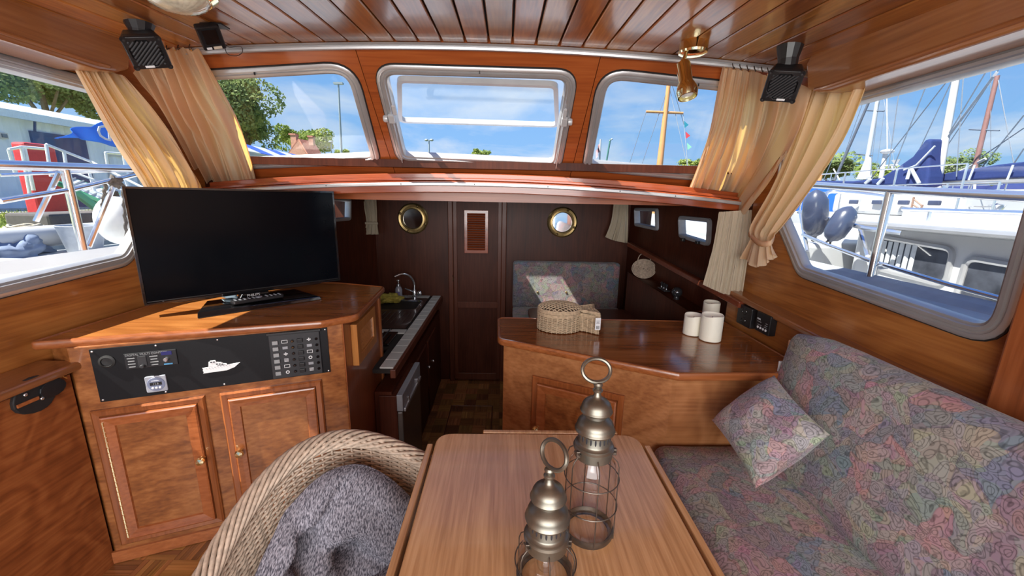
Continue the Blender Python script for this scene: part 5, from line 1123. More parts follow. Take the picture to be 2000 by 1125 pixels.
# ---------------- candles
def candle(px, py, r, h, label, dip):
    p = at(px, py, z=.783); t = thing('candle', label, 'candle', loc=tuple(p), group='ivory candles on the counter')
    mb = MB(); rows = []; seg = 40
    for z_, rr in [(0, r-.003), (.003, r)]: rows.append([p+Vector((rr*cos(2*pi*k/seg), rr*sin(2*pi*k/seg), z_)) for k in range(seg)])
    def hz(a): return h-dip*(.5-.5*cos(a-1.2))**2*(.6+.4*cos(2*a))
    for rr, dz_ in [(r, -.004), (r-.002, 0), (r-.006, -.001), (r-.012, -.010), (.004, -.014)]: rows.append([p+Vector((rr*cos(2*pi*k/seg), rr*sin(2*pi*k/seg), hz(2*pi*k/seg)+dz_ if rr > .01 else h-.024)) for k in range(seg)])
    mb.grid(rows, True); mb.f.append(tuple(range(seg))[::-1]); mb.f.append(tuple(range(6*seg, 7*seg))); mb.build('wax', M_wax, t, smooth=True)
    MB().tube([p+Vector((0, 0, h-.025)), p+Vector((.001, 0, h-.012))], .0012, 6).build('wick', M_ink, t)
candle(1351, 652, .0445, .106, 'short ivory pillar candle, the one closest to the basket', .018)
candle(1386, 663, .0500, .132, 'tall ivory pillar candle standing in front of the other two', .016)
candle(1386, 626, .0440, .114, 'ivory pillar candle partly hidden behind the two others', .014)
# ---------------- wicker fish basket
fc0 = at(1091, 640, z=.783); fb_ = thing('fish_basket', 'fish shaped wicker basket with latticed lid on the counter', 'basket', loc=tuple(fc0)); hB2 = .095
def fish(a):     # outline parameter 0..2pi -> (x,y)
    return None
ol = []
nb_ = 60
for k in range(nb_):
    a = R_(24)+(2*pi-R_(48))*k/(nb_-1); ol.append((.112*cos(a), .098*sin(a)))
tail = [(.135, -.052), (.168, -.075), (.196, -.094), (.190, -.045), (.178, 0), (.185, .05), (.190, .085), (.160, .065), (.130, .048)]
ol = ol+tail
olv = [Vector((a, b, 0)) for a, b in ol]
# resample
def resample(pts, n_, closed=True):
    P = pts+[pts[0]] if closed else pts; d = [0]
    for i in range(1, len(P)): d.append(d[-1]+(P[i]-P[i-1]).length)
    out_ = []; j = 0
    for k in range(n_):
        t_ = d[-1]*k/n_
        while j < len(d)-2 and d[j+1] < t_: j += 1
        u = (t_-d[j])/max(1e-9, d[j+1]-d[j]); out_.append(P[j].lerp(P[j+1], u))
    return out_
ro = resample(olv, 150); MFb = Matrix.Translation(fc0) @ Matrix.Rotation(R_(-4), 4, 'Z')
wv = MB()
for j in range(17):
    z_ = .004+hB2*.82*j/16; pts = []
    for i, p in enumerate(ro):
        n_ = (p-Vector((.03, 0, 0))).normalized(); pts.append(MFb @ (p+n_*(.0016*(1 if (i//2+j) % 2 else -1))+Vector((0, 0, z_))))
    wv.tube(pts, .0024, 4, closed=True)
wv.build('woven_side', M_wick2, fb_, smooth='all', kind='stuff')
for i in range(0, 150, 4): MB().tube([MFb @ ro[i], MFb @ (ro[i]+Vector((0, 0, hB2*.84)))], .0026, 5).build('stake', M_wick2, fb_, smooth=True)
rimm = MB()
for k in range(3): rimm.tube([MFb @ (p*1.01+Vector((0, 0, hB2*.86+.0045*k))) for p in ro], .0034, 6, closed=True)
rimm.build('rim', M_wick2, fb_, smooth=True)
lid = MB()
for k in range(4): lid.tube([MFb @ (p*(1.01-.006*k)+Vector((0, 0, hB2*1.03+.0048*k))) for p in ro], .0034, 6, closed=True)
lidp = lid.build('lid', M_wick2, fb_, smooth=True)
rows = []
def dome(x_, y_): return hB2*1.12+.030*max(0, 1-(x_/.115)**2-(y_/.10)**2)**.6
for s_ in [i/8 for i in range(9)]: rows.append([MFb @ Vector((p.x*s_*.97+(.0 if s_ else 0), p.y*s_*.97, dome(p.x*s_, p.y*s_)-.006)) for p in ro])
MB().grid(rows, True).build('lid_backing', plain('shadowy_wicker', (.10, .068, .042), .8, scale=120, noise_amt=.5), lidp, smooth='all')
from math import hypot
def inside(x_, y_):
    c = False; j = len(ol)-1
    for i in range(len(ol)):
        if (ol[i][1] > y_) != (ol[j][1] > y_) and x_ < (ol[j][0]-ol[i][0])*(y_-ol[i][1])/(ol[j][1]-ol[i][1])+ol[i][0]: c = not c
        j = i
    return c
lt_ = MB()
for sg in (1, -1):
    for i in range(-16, 17):
        seg_ = []
        for k in range(-60, 61):
            t_ = k*.004; x_, y_ = t_*.82+.03, sg*t_*.57+i*.021
            if inside(x_, y_): seg_.append(MFb @ Vector((x_, y_, dome(x_, y_)+.002+.0015*sg)))
            elif len(seg_) > 2: lt_.tube(seg_, .0027, 5); seg_ = []
            else: seg_ = []
        if len(seg_) > 2: lt_.tube(seg_, .0027, 5)
lt_.build('lid_lattice', M_wick2, lidp, smooth=True, kind='stuff')
tg = at(1159, 640, z=.83); tgc = MFb @ Vector((.196, -.096, .06))
tgo = MB().box((0, 0, 0), (.028, .002, .062), Matrix.Translation(tgc+Vector((-.010, -.004, .0))) @ Matrix.Rotation(R_(8), 4, 'Z')).build('price_tag', M_print, fb_)
t_ = MB()
for k in range(6): t_.box((-.008+.003*k, -.0015, -.018), (.0012+.0006*(k % 2), .0004, .016), Matrix.Translation(tgc+Vector((-.010, -.004, 0))) @ Matrix.Rotation(R_(8), 4, 'Z'))
for k in range(3): t_.box((0, -.0015, .004+.006*k), (.018-.004*(k % 2), .0004, .0018), Matrix.Translation(tgc+Vector((-.010, -.004, 0))) @ Matrix.Rotation(R_(8), 4, 'Z'))
t_.build('barcode', M_ink, tgo)
# ---------------- socket and control on the right lining
XLn = 1.275
p = at(1464, 617, x=XLn); q0_, q1_ = at(1452, 600, x=XLn), at(1476, 634, x=XLn); so_ = thing('power_outlet', 'black power socket on the right wall beside the counter', 'socket', loc=tuple(p))
MSx = Matrix.Translation(p) @ Matrix(((0, 0, -1, 0), (-1, 0, 0, 0), (0, 1, 0, 0), (0, 0, 0, 1)))
hw_ = abs(q0_.y-q1_.y)/2; MB().prism(rpoly([(-hw_, -.052), (hw_, -.052), (hw_, .052), (-hw_, .052)], .008, 4), 0, .030, MSx).build('housing', M_black, so_, bevel=.003)
for dz_ in (-.024, .024): MB().lathe([(.018, .030), (.017, .0315), (.015, .026), (0, .025)], seg=20, M=MSx @ Matrix.Translation((0, dz_, 0))).build('socket_well', M_gloss, so_, smooth=True)
p = at(1503, 632, x=XLn); cb_ = thing('heater_control', 'black control panel with four round buttons beside the power socket', 'control panel', loc=tuple(p)); MSx = Matrix.Translation(p) @ Matrix(((0, 0, -1, 0), (-1, 0, 0, 0), (0, 1, 0, 0), (0, 0, 0, 1)))
MB().prism(rpoly([(-.052, -.048), (.052, -.048), (.052, .048), (-.052, .048)], .006, 4), 0, .034, MSx).build('housing', M_black, cb_, bevel=.003)
for k in range(4): MB().lathe([(.0060, .034), (.0060, .036), (0, .0365)], seg=14, M=MSx @ Matrix.Translation((-.030+.020*k, -.026, 0))).build('button', M_print, cb_, smooth=True)
text('MAX', .012, MSx @ Matrix.Translation((-.030, .014, .0345)), 'lettering', M_print, cb_, align='CENTER')
t_ = MB()
for a, b, c in [(-.026, .002, .030), (.030, .006, .014), (.028, -.004, .018), (-.020, -.013, .030), (.024, -.013, .020)]: t_.box((a, b, .0345), (c, .0028, .0008), MSx)
t_.build('small_print', M_print2, cb_, kind='stuff')
ao2 = bpy.data.objects.new('hatch_daylight', bpy.data.lights['hatch_daylight']); COL.objects.link(ao2); ao2.location = (-.185, 3.06, 1.72)
# ================================================================ OUTSIDE
# our own side decks, rails
dkl = tag(MB().add([(-1.69, -1.5, .985), (-1.69, 5, .985), (-2.30, 5, 1.07), (-2.30, -1.5, 1.03), (-2.36, -1.5, 1.08), (-2.36, 5, 1.12), (-2.36, 5, .4), (-2.36, -1.5, .4)], [(0, 3, 2, 1), (3, 4, 5, 2), (4, 7, 6, 5)]).build('path_port_deck', M_white, solid=.02), kind='structure')
dkr = tag(MB().add([(1.37, -1.5, .955), (1.37, 5, .985), (1.90, 5, 1.06), (1.90, -1.5, 1.0), (1.98, -1.5, 1.03), (1.98, 5, 1.11), (1.98, 5, .4), (1.98, -1.5, .4)], [(0, 1, 2, 3), (3, 2, 5, 4), (4, 5, 6, 7)]).build('path_starboard_deck', M_deck, solid=.02), kind='structure')
tag(MB().add([(-1.70, 2.40, 1.52), (1.38, 2.40, 1.52), (1.2, 3.8, 1.60), (-1.45, 3.8, 1.60), (-1.45, 3.8, 1.0), (1.2, 3.8, 1.0)], [(3, 4, 5, 2)]).build('wall_foredeck_edge', M_white), kind='structure')
tag(MB().add([(-1.72, -1.35, 2.06), (1.40, -1.35, 2.06), (1.40, 1.93, 2.09), (-1.72, 1.93, 2.09), (XC, -1.35, 2.36), (XC, 1.90, 2.17)], [(0, 4, 5, 3), (4, 1, 2, 5)]).build('roof', M_white, solid=.02), kind='structure')
RX = 2.0
rr_ = thing('starboard_railing', 'polished steel deck railing outside the right side window', 'railing', loc=(RX, 2.2, 1.0))
pts = [at(2000, 384, x=RX), at(1740, 371, x=RX), at(1600, 362, x=RX)]; d0 = (pts[0]-pts[1]).normalized(); d1 = (pts[2]-pts[1]).normalized()
MB().tube([pts[0]+d0*2.4, pts[0], pts[1], pts[2], pts[2]+d1*1.5], .021, 12).build('top_rail', M_steel, rr_, smooth=True)
st0, st1 = at(1738, 375, x=RX), at(1688, 598, x=1.96)
MB().tube([st0, st1], .020, 12).build('stanchion', M_steel, rr_, smooth=True); MB().lathe([(.045, 0), (.042, .012), (.024, .03), (.021, .06)], tuple(st1-Vector((0, 0, .01))), 20).build('stanchion_foot', M_steel, rr_, smooth=True)
for yy in (.3, 3.75): MB().tube([(RX, yy, 1.50 if yy < 2 else 1.58), (RX-.03, yy+.1, 1.02)], .020, 12).build('stanchion', M_steel, rr_, smooth=True)
MB().tube([at(2000, 595, x=RX), at(1850, 555, x=RX), at(1696, 508, x=RX), at(1620, 480, x=RX), at(1568, 458, x=RX+.05)], .011, 10).build('lower_rail', M_steel, rr_, smooth=True)
LX = -2.25
rl = thing('port_railing', 'polished steel deck railing outside the left side window', 'railing', loc=(LX, 2.1, 1.05))
pts = [at(0, 322, x=LX), at(125, 326, x=LX), at(262, 330, x=LX)]; d0 = (pts[0]-pts[1]).normalized(); d1 = (pts[2]-pts[1]).normalized()
MB().tube([pts[0]+d0*2.2, pts[0], pts[1], pts[2], pts[2]+d1*1.6], .022, 12).build('top_rail', M_steel, rl, smooth=True)
MB().tube([at(127, 332, x=LX), at(163, 488, x=LX)], .020, 12).build('stanchion', M_steel, rl, smooth=True)
MB().tube([at(0, 393, x=LX), at(140, 370, x=LX), at(218, 352, x=LX), at(285, 336, x=LX)], .013, 10).build('middle_rail', M_steel, rl, smooth=True)
MB().tube([at(115, 338, x=LX), at(70, 432, x=LX-.1)], .012, 8).build('brace', M_steel, rl, smooth=True); MB().tube([at(222, 362, x=LX), at(173, 482, x=LX)], .013, 8).build('brace', M_steel, rl, smooth=True)
MB().tube([at(0, 342, x=LX-.15), at(60, 339, x=LX-.15), at(270, 333, x=LX-.15)], .008, 8).build('thin_rail', M_steel, rl, smooth=True)
p = at(224, 356, x=LX); kn = MB().ball(tuple(p), (.035, .035, .03), 18, 12); kn.v = [v+(v-p)*.8*noise.noise(v*60) for v in kn.v]; M_rope = plain('tarred_rope', (.10, .09, .085), .9, scale=120, noise_amt=.4)
kt_ = tag(kn.build('rope_lashing', M_rope, smooth='all'), 'dark rope lashing knotted round the left railing', 'rope'); WM[kt_.name] = Matrix.Identity(4)
for dx_, ex in [((206, 362), (196, 428)), ((240, 362), (247, 465))]:
    a_, b_ = at(dx_[0], dx_[1], x=LX), at(ex[0], ex[1], x=LX-.1); MB().tube([a_.lerp(b_, i/16)+Vector((0, .005*sin(i*1.9), .004*cos(i*1.9))) for i in range(17)], .009, 6).build('rope_end', M_rope, kt_, smooth=True)
# water and quay
tag(MB().box((20, 30, -1.35), (140, 140, .02)).build('water', M_water), kind='structure')
M_quay = plain('quay_concrete', (.42, .40, .38), .9, scale=6, noise_amt=.15); M_grass = plain('grass_green', (.25, .27, .09), .95, scale=18, noise_amt=.4, bump=.5)
QZ = .78
tag(MB().box((-38, 26, QZ-1.2), (62, 110, 2.4)).build('land_quay', M_grass), kind='structure')
tag(MB().box((50, 30, -.75), (42, 120, 1.5)).build('land_far', M_grass), kind='structure'); tag(MB().box((12, 75, -.75), (34, 40, 1.5)).build('land_ahead', M_grass), kind='structure')
# grass blades near the window
gb_ = MB(); rnd = random.Random(5)
for i in range(7000):
    px, py = rnd.uniform(-40, 235), rnd.uniform(350, 445)
    d = at(px, py, z=QZ+1.2*0)
    if d.x > -7.02 or d.x < -14: continue
    h_ = rnd.uniform(.03, .09); a = rnd.uniform(0, pi); v = Vector((cos(a), sin(a), 0))*.02
    gb_.add([d-v, d+v, d+Vector((rnd.uniform(-.03, .03), rnd.uniform(-.03, .03), h_))], [(0, 1, 2)])
tag(gb_.build('grass', M_grassb := plain('grass_blades', (.30, .36, .10), .9, noise_amt=.4, scale=3)), 'patch of short yellow green grass on the quay', 'grass', kind='stuff')
# paved quay band in front of the shed
pv = at(150, 356, z=QZ+.02); tag(MB().box((-14.2, 20, QZ+.01), (2.6, 44, .03)).build('pavement', M_quay), kind='structure')
# shed
SX = -15.5
s0 = at(0, 205, x=SX); s1_ = at(200, 242, x=SX); s2_ = at(470, 277, x=SX); zr0 = (s0.z+s1_.z+s2_.z)/3
shd = thing('shed', 'long pale blue corrugated shed with a dark blue door on the quay', 'building', loc=(SX, 20, QZ))
M_corr = plain('pale_blue_cladding', (.66, .74, .86), .6, scale=2, noise_amt=.08)
zr1 = s0.z-.28
rows = [[], []]
y_ = 6.0; k = 0; cor = []
while y_ < 42: cor.append((y_, .05*(1 if k % 4 in (1, 2) else 0))); y_ += .11; k += 1
MB().grid([[Vector((SX+d_, a, z_)) for a, d_ in cor] for z_ in (QZ, zr1+.2)]).build('cladding', M_corr, shd)
MB().box((SX-3, 24, QZ+1.2), (5.9, 36, 2.5)).build('body', M_corr, shd)
MB().add([(SX+.35, 5.8, zr1+.0), (SX+.35, 42, zr1+.0), (SX-6, 42, zr1+1.3), (SX-6, 5.8, zr1+1.3)], [(0, 3, 2, 1)]).build('shed_roof', plain('light_roof', (.60, .66, .74), .5, scale=2), shd, solid=.12)
MB().box((SX+.38, 24, zr1+.02), (.12, 36.4, .22)).build('fascia', plain('fascia_blue', (.55, .66, .82), .5), shd)
dA, dB = at(57, 255, x=SX+.06), at(170, 300, x=SX+.06)
MB().box((SX+.07, (dA.y+dB.y)/2, (QZ+dA.z)/2), (.08, dB.y-dA.y, dA.z-QZ)).build('shed_door', plain('navy_door', (.02, .045, .16), .5, scale=2), shd)
wA, wB = at(-6, 258, x=SX+.06), at(14, 272, x=SX+.06); MB().box((SX+.08, (wA.y+wB.y)/2, (wA.z+wB.z)/2), (.08, wB.y-wA.y, wA.z-wB.z)).build('window_surround', M_white, shd); MB().box((SX+.13, (wA.y+wB.y)/2, (wA.z+wB.z)/2), (.04, (wB.y-wA.y)*.6, (wA.z-wB.z)*.6)).build('window_glass', plain('grey_window', (.12, .16, .22), .2), shd)
a_ = at(68, 225, x=SX+.3); b_ = at(68, 256, x=SX+.3); MB().tube([a_, b_], .035, 6).build('downpipe', plain('navy_pipe', (.03, .05, .15), .5), shd); 
a2, b2 = at(205, 297, x=SX+.1), at(252, 318, x=SX+.1); wn_ = ring(MB(), [(a2.y, QZ+.1), (b2.y+.4, QZ+.1), (b2.y+.4, a2.z), (a2.y, a2.z)], [(0, 0), (0, .06), (.10, .06), (.10, 0)], Matrix.Translation((SX+.06, 0, 0)) @ MX).build('window_surround', M_white, shd)
# striped awning further along the shed
w0, w1_ = at(472, 291, x=SX+1.0), at(632, 305, x=SX+1.0)
aw = thing('awning', 'blue and white striped awning along the far end of the shed', 'awning', loc=(SX+.8, w0.y, w0.z)); nst = 9
M_awb = plain('awning_blue', (.02, .08, .55), .7, scale=3); yA, yB = w0.y-2, w1_.y
for i in range(nst):
    ya, yb = lerp(yA, yB, i/nst), lerp(yA, yB, (i+1)/nst); zt = w0.z+.15
    MB().add([(SX+.3, ya, zt+.25), (SX+.3, yb, zt+.25), (SX+1.6, yb, zt-.30), (SX+1.6, ya, zt-.30)], [(0, 1, 2, 3)]).build('stripe_panel', M_awb if i % 2 == 0 else M_white, aw, solid=.03)
# gangway with white rails and red box
M_wr = plain('white_rail', (.78, .80, .84), .4, .1); M_green = plain('green_beam', (.03, .22, .12), .5)
gw = thing('gangway', 'sloping gangway with white handrails and green side beams', 'gangway', loc=(-9, 12, QZ))
GX = -8.2; g0_, g1_ = at(112, 360, x=GX), at(305, 452, x=GX+2.2)
def rail_(p, q, r=.025, nm='handrail', m=None): MB().tube([p, q], r, 8).build(nm, m or M_wr, gw, smooth=True)
rail_(at(90, 282, x=GX), at(178, 316, x=GX)); rail_(at(90, 282, x=GX), at(100, 345, x=GX)); rail_(at(125, 297, x=GX), at(133, 350, x=GX)); rail_(at(178, 316, x=GX), at(290, 372, x=GX+1)); rail_(at(170, 320, x=GX), at(190, 392, x=GX))
rail_(at(140, 335, x=GX), at(300, 395, x=GX+1), .02); rail_(at(245, 350, x=GX), at(262, 400, x=GX))
rail_(at(112, 357, x=GX), at(262, 425, x=GX+1), .05, 'side_beam', M_green); rail_(at(150, 378, x=GX+.6), at(205, 418, x=GX+.9), .07, 'side_beam', M_green); rail_(at(130, 348, x=GX-1), at(300, 404, x=GX), .05, 'side_beam', M_green)
dk4 = [at(118, 358, x=GX), at(262, 425, x=GX+1), at(300, 404, x=GX), at(140, 348, x=GX-1)]
MB().add(dk4, [(0, 1, 2, 3)]).build('walkway', plain('light_grating', (.50, .55, .58), .6, scale=30, noise_amt=.2), gw, solid=.04)
for i in range(11):
    t_ = (i+.5)/11; MB().tube([dk4[0].lerp(dk4[1], t_)+Vector((0, 0, .035)), dk4[3].lerp(dk4[2], t_)+Vector((0, 0, .035))], .018, 4).build('tread_batten', M_grey, gw)
ln = thing('landing_rail', 'white square railing around the landing in front of the navy door', 'railing', loc=tuple(at(45, 320, x=-9.5)))
for a_, b_ in [((17, 292), (42, 287)), ((42, 287), (90, 291)), ((17, 292), (32, 345)), ((42, 287), (58, 378)), ((48, 289), (66, 372)), ((205, 298), (250, 301)), ((206, 298), (212, 335)), ((242, 300), (252, 340)), ((236, 270), (246, 335))]:
    MB().tube([at(*a_, x=-9.5), at(*b_, x=-9.5)], .028, 8).build('rail_tube', M_wr, ln, smooth=True)
rb_ = at(64, 300, x=-10.5); tag(MB().box((-10.5, rb_.y+.05, (rb_.z+.22+QZ)/2), (.3, .62, rb_.z+.22-QZ)).build('red_box', plain('red_box', (.55, .04, .05), .5), bevel=.05), 'red box standing on the landing behind the white railing', 'box')
wl = MB().box((-6.95, 10, .1), (.15, 24, 1.4)); tag(wl.build('wall_quay', M_quay), kind='structure')
blk = at(90, 362, x=-7.3); tag(MB().box((-7.5, blk.y+.6, QZ-.1), (.7, 1.6, .75)).build('bollard_block', plain('dark_block', (.10, .09, .09), .9), bevel=.04), 'dark stone block at the quay edge below the gangway', 'block')
# blue flag with a white D
fg = thing('flag', 'bright blue flag with a white letter D on a thin pole', 'flag', loc=tuple(at(242, 340, x=-4.2))); FX = -4.2
MB().tube([at(232, 235, x=FX), at(252, 350, x=FX)], .012, 8).build('flagpole', M_steel, fg, smooth=True)
top = [at(*q, x=FX) for q in [(236, 232), (205, 236), (178, 247), (150, 248), (135, 258), (116, 270)]]; bot = [at(*q, x=FX) for q in [(243, 290), (220, 286), (190, 278), (160, 272), (138, 269), (117, 271)]]
G = []
for i in range(9):
    v = i/8; G.append([lerp(poly_eval(top, j/24), poly_eval(bot, j/24), v)+Vector((.05*sin(j*.7+v*2)*(j/24), 0, 0)) for j in range(25)])
def fabric_sail(n, a, b): return fabric(n, a, b, .3, b, 20)
MB().grid(G).build('cloth', fabric_sail('flag_blue', (.03, .17, .62), (.05, .25, .75)), fg, smooth='all', solid=.003)
cD, up_ = at(203, 263, x=FX), at(203, 243, x=FX)-at(203, 283, x=FX)
hD = (at(205, 243, x=FX)-at(205, 277, x=FX)).length; MD = frame_M(cD+Vector((.075, 0, 0)), Vector((0, -1, 0)), Vector((0, 0, 1)))
text('D', hD*1.15, frame_M(cD+Vector((.10, -.10, 0)), Vector((0, -1, .08)), Vector((0, .08, 1))), 'letter', M_white, fg, t=.004)
# neighbouring boat's deck to port with bucket, rope, cloth, fender
nb_ = thing('moored_boat', 'white deck of a boat moored on the port side', 'boat', loc=(-3.3, 2.5, .6))
NZ = .86
MB().prism([(-2.5, -1), (-2.5, 4.2), (-3.1, 5.0), (-4.3, 5.0), (-4.6, 2.0), (-4.6, -1)], .2, NZ).build('hull', M_white, nb_, bevel=.04)
MB().tube([(-4.5, -1, NZ+.13), (-4.5, 2.2, NZ+.13), (-4.2, 4.9, NZ+.16)], .10, 10).build('bulwark', M_white, nb_, smooth=True)
MB().box((-3.9, 2.6, NZ+.03), (.9, 1.0, .06)).build('grey_hatch', M_deck, nb_, bevel=.01)
bp_ = at(168, 492, z=NZ); bu = thing('bucket', 'grey plastic bucket standing on the port side boat', 'bucket', loc=tuple(bp_)); M_bkt = plain('grey_bucket', (.36, .39, .44), .5)
MB().lathe([(0, 0), (.11, 0), (.12, .01), (.165, .24), (.172, .25), (.165, .255), (.158, .24), (.11, .02), (0, .02)], tuple(bp_), 32).build('body', M_bkt, bu, smooth=True)
MB().tube([bp_+Vector((.165*cos(a), .165*sin(a)*.3, .235-.05*sin(a))) for a in [pi*k/14 for k in range(15)]], .005, 6).build('bucket_handle', M_steel, bu, smooth=True)
rp_ = at(52, 462, z=NZ+.02); ro_ = MB(); rnd = random.Random(9); M_rope2 = plain('cream_rope', (.55, .48, .36), .9, scale=150, noise_amt=.3)
for k in range(6):
    rr2 = .20-.02*k; ro_.tube([rp_+Vector((rr2*cos(a)*(1+.1*sin(3*a+k)), rr2*sin(a)*1.3*(1+.1*cos(2*a+k)), .02+.022*k+.01*sin(4*a+k))) for a in [2*pi*i/40 for i in range(40)]], .014, 6, closed=True)
tag(ro_.build('rope_coil', M_rope2, smooth='all'), 'cream rope coiled on the port side boat', 'rope')
cp = at(22, 488, z=NZ+.05); cm = MB(); cm.ball(tuple(cp), (.22, .26, .12), 40, 24); cm.v = [Vector((v.x, v.y, max(NZ+.005, v.z)))+(v-cp)*(.5*noise.noise(v*7)+.25*noise.noise(v*22)) for v in cm.v]
tag(cm.build('tarpaulin', plain('slate_cloth', (.20, .25, .36), .8, scale=6, noise_amt=.2), smooth='all'), 'crumpled slate blue cloth lying on the port side boat', 'cloth')
fp_ = at(232, 430, x=-2.75); fd = thing('ball_fender', 'round white fender hanging beside the left railing behind the tv', 'fender', loc=tuple(fp_))
MB().ball(tuple(fp_), (.13, .13, .17), 28, 18).build('fender_body', plain('white_vinyl', (.72, .72, .70), .45, noise_amt=.1, scale=12), fd, smooth='all'); MB().lathe([(0, .16), (.03, .16), (.025, .2), (0, .21)], tuple(fp_), 14).build('eyelet', M_rubber, fd, smooth=True)
# ---------------- trees
def tree(label, c, rad, trunk_h, mat, n=5200, leaf=.16, seed=0, cat='tree', group=None, flat=1.0):
    c = Vector(c); t = thing('tree', label, cat, loc=(c.x, c.y, c.z-trunk_h), group=group); rnd = random.Random(seed); mb = MB()
    rx, ry, rz = rad; blobs = []
    for i in range(26):
        a, b = rnd.uniform(0, 2*pi), rnd.uniform(-.8, 1); s = rnd.uniform(.30, .80)
        blobs.append((Vector((rx*s*cos(a), ry*s*sin(a), rz*b*s*.9)), rnd.uniform(.22, .42)))
    for i in range(n):
        bc_, br_ = blobs[rnd.randrange(len(blobs))]; v = Vector((rnd.gauss(0, 1), rnd.gauss(0, 1), rnd.gauss(0, 1))).normalized()
        p = c+bc_+Vector((v.x*rx, v.y*ry, v.z*rz))*br_*rnd.uniform(.75, 1.05)
        u = Vector((rnd.gauss(0, 1), rnd.gauss(0, 1), rnd.gauss(0, 1))).normalized(); w_ = u.orthogonal().normalized(); l_ = leaf*rnd.uniform(.6, 1.4)
        mb.add([p-u*l_, p+w_*l_*.55, p+u*l_, p-w_*l_*.55], [(0, 1, 2, 3)])
    mb.build('foliage', mat, t, kind='stuff')
    core = MB()
    for bc_, br_ in blobs[:14]: core.ball(tuple(c+bc_*.8), (rx*br_*.55, ry*br_*.55, rz*br_*.55), 10, 7)
    core.build('inner_foliage', mat, t, smooth='all', kind='stuff')
    MB().tube([(c.x, c.y, c.z-trunk_h), (c.x+.1, c.y, c.z-trunk_h*.4), (c.x, c.y, c.z)], [rz*.09, rz*.07, rz*.04], 8).build('trunk', M_bark, t, smooth=True)
    for k in range(5):
        b0_, _ = blobs[k]; MB().tube([(c.x, c.y, c.z-trunk_h*.35), tuple(c+b0_*.9)], [rz*.035, rz*.012], 6).build('branch', M_bark, t, smooth=True)
    return t
def treepx(label, px, py, rpx, rpy, dist_kw, mat, seed, n=5200, leafk=.02, trunk=None, group=None):
    c = at(px, py, **dist_kw); e1 = at(px+rpx, py, **dist_kw); e2 = at(px, py-rpy, **dist_kw)
    rx = (e1-c).length; rz = abs(e2.z-c.z); rx = min(rx, rz*3)
    return tree(label, c, (rx, rx, rz), c.z-(QZ if c.x < -6 else 0), mat, n, leaf=rx*leafk*1.4, seed=seed, group=group)
treepx('big dense tree above the shed seen through the left side window', 75, 160, 120, 95, dict(x=-27), M_leaf, 11, 26000, .018)
treepx('leafy tree behind the left curtains above the long shed', 410, 205, 110, 95, dict(y=46), M_leaf, 12, 18000, .022)
treepx('tall tree whose branches reach right above the awning', 478, 245, 55, 62, dict(y=52), M_leaf, 13, 7000, .035)
treepx('round bright green tree behind the brick house', 592, 272, 54, 36, dict(y=66), M_leaf2, 14, 7000, .03)
treepx('low distant tree at the corner of the left windscreen window', 672, 300, 18, 9, dict(y=60), M_leaf2, 15, 1500, .06)
treepx('small round tree top seen through the centre window', 937, 300, 22, 10, dict(y=60), M_leaf2, 16, 1500, .06)
treepx('green tree at the foot of the right windscreen curtain', 1352, 322, 26, 14, dict(y=60), M_leaf2, 17, 1500, .06)
treepx('tree behind masts next to the right cream curtain', 1632, 330, 60, 32, dict(x=34), M_leaf, 18, 4000, .04)
treepx('bright tree below the radar mast outside the right window', 1722, 338, 42, 22, dict(x=34), M_leaf2, 19, 4000, .04)
treepx('rounded tree behind the upright navy sail cover', 1868, 322, 56, 34, dict(x=32), M_leaf, 20, 6000, .035)
treepx('low tree line beyond the long navy sail cover', 1990, 352, 60, 18, dict(x=34), M_leaf2, 21, 3000, .05)
# ---------------- brick house
h0_ = at(560, 308, y=44); HW = (at(628, 308, y=44)-h0_).length
hs = thing('brick_house', 'brick house with red tiled roof and two chimneys beyond the awning', 'building', loc=tuple(h0_))
M_brick = plain('red_brick', (.42, .22, .16), .9, scale=5, noise_amt=.15); M_rooft = plain('roof_tile_red', (.40, .17, .12), .8, scale=9, noise_amt=.25)
def hp(px, py, y=44): return at(px, py, y=y)
gA, gB, gC = hp(558, 308), hp(602, 308), hp(583, 274); D_ = Vector((3.5, 9, 0))
MB().add([gA+Vector((0, 0, -3)), gB+Vector((0, 0, -3)), gB, gC, gA], [(0, 1, 2, 3, 4)]).build('gable_wall', M_brick, hs)
rA_, rB_ = hp(583, 272), hp(612, 277, 46); eA, eB = hp(606, 311, 43.5), hp(632, 309, 45.5); fA, fB = hp(556, 311, 44.2), hp(584, 309, 50)
MB().add([rA_, rB_, eB, eA], [(0, 1, 2, 3)]).build('roof_slope', M_rooft, hs, solid=.15); MB().add([rA_, rB_, fB, fA], [(0, 1, 2, 3)]).build('roof_slope', M_rooft, hs, solid=.15)
MB().add([gB+Vector((0, 0, -3)), eB+Vector((0, 0, -4)), eB, gB], [(0, 1, 2, 3)]).build('side_wall', M_brick, hs)
for (px, p1, p2, w_) in [(576, 290, 264, 10), (609, 284, 268, 8)]:
    a_, b_ = hp(px, p1, 44.5), hp(px, p2, 44.5); ww = w_*44/780; c_ = MB().box(tuple((a_+b_)/2), (ww, ww, b_.z-a_.z)).build('chimney', M_brick, hs); MB().box((a_.x, a_.y, b_.z+.05), (ww*1.25, ww*1.25, .15)).build('chimney_cap', M_rooft, c_)
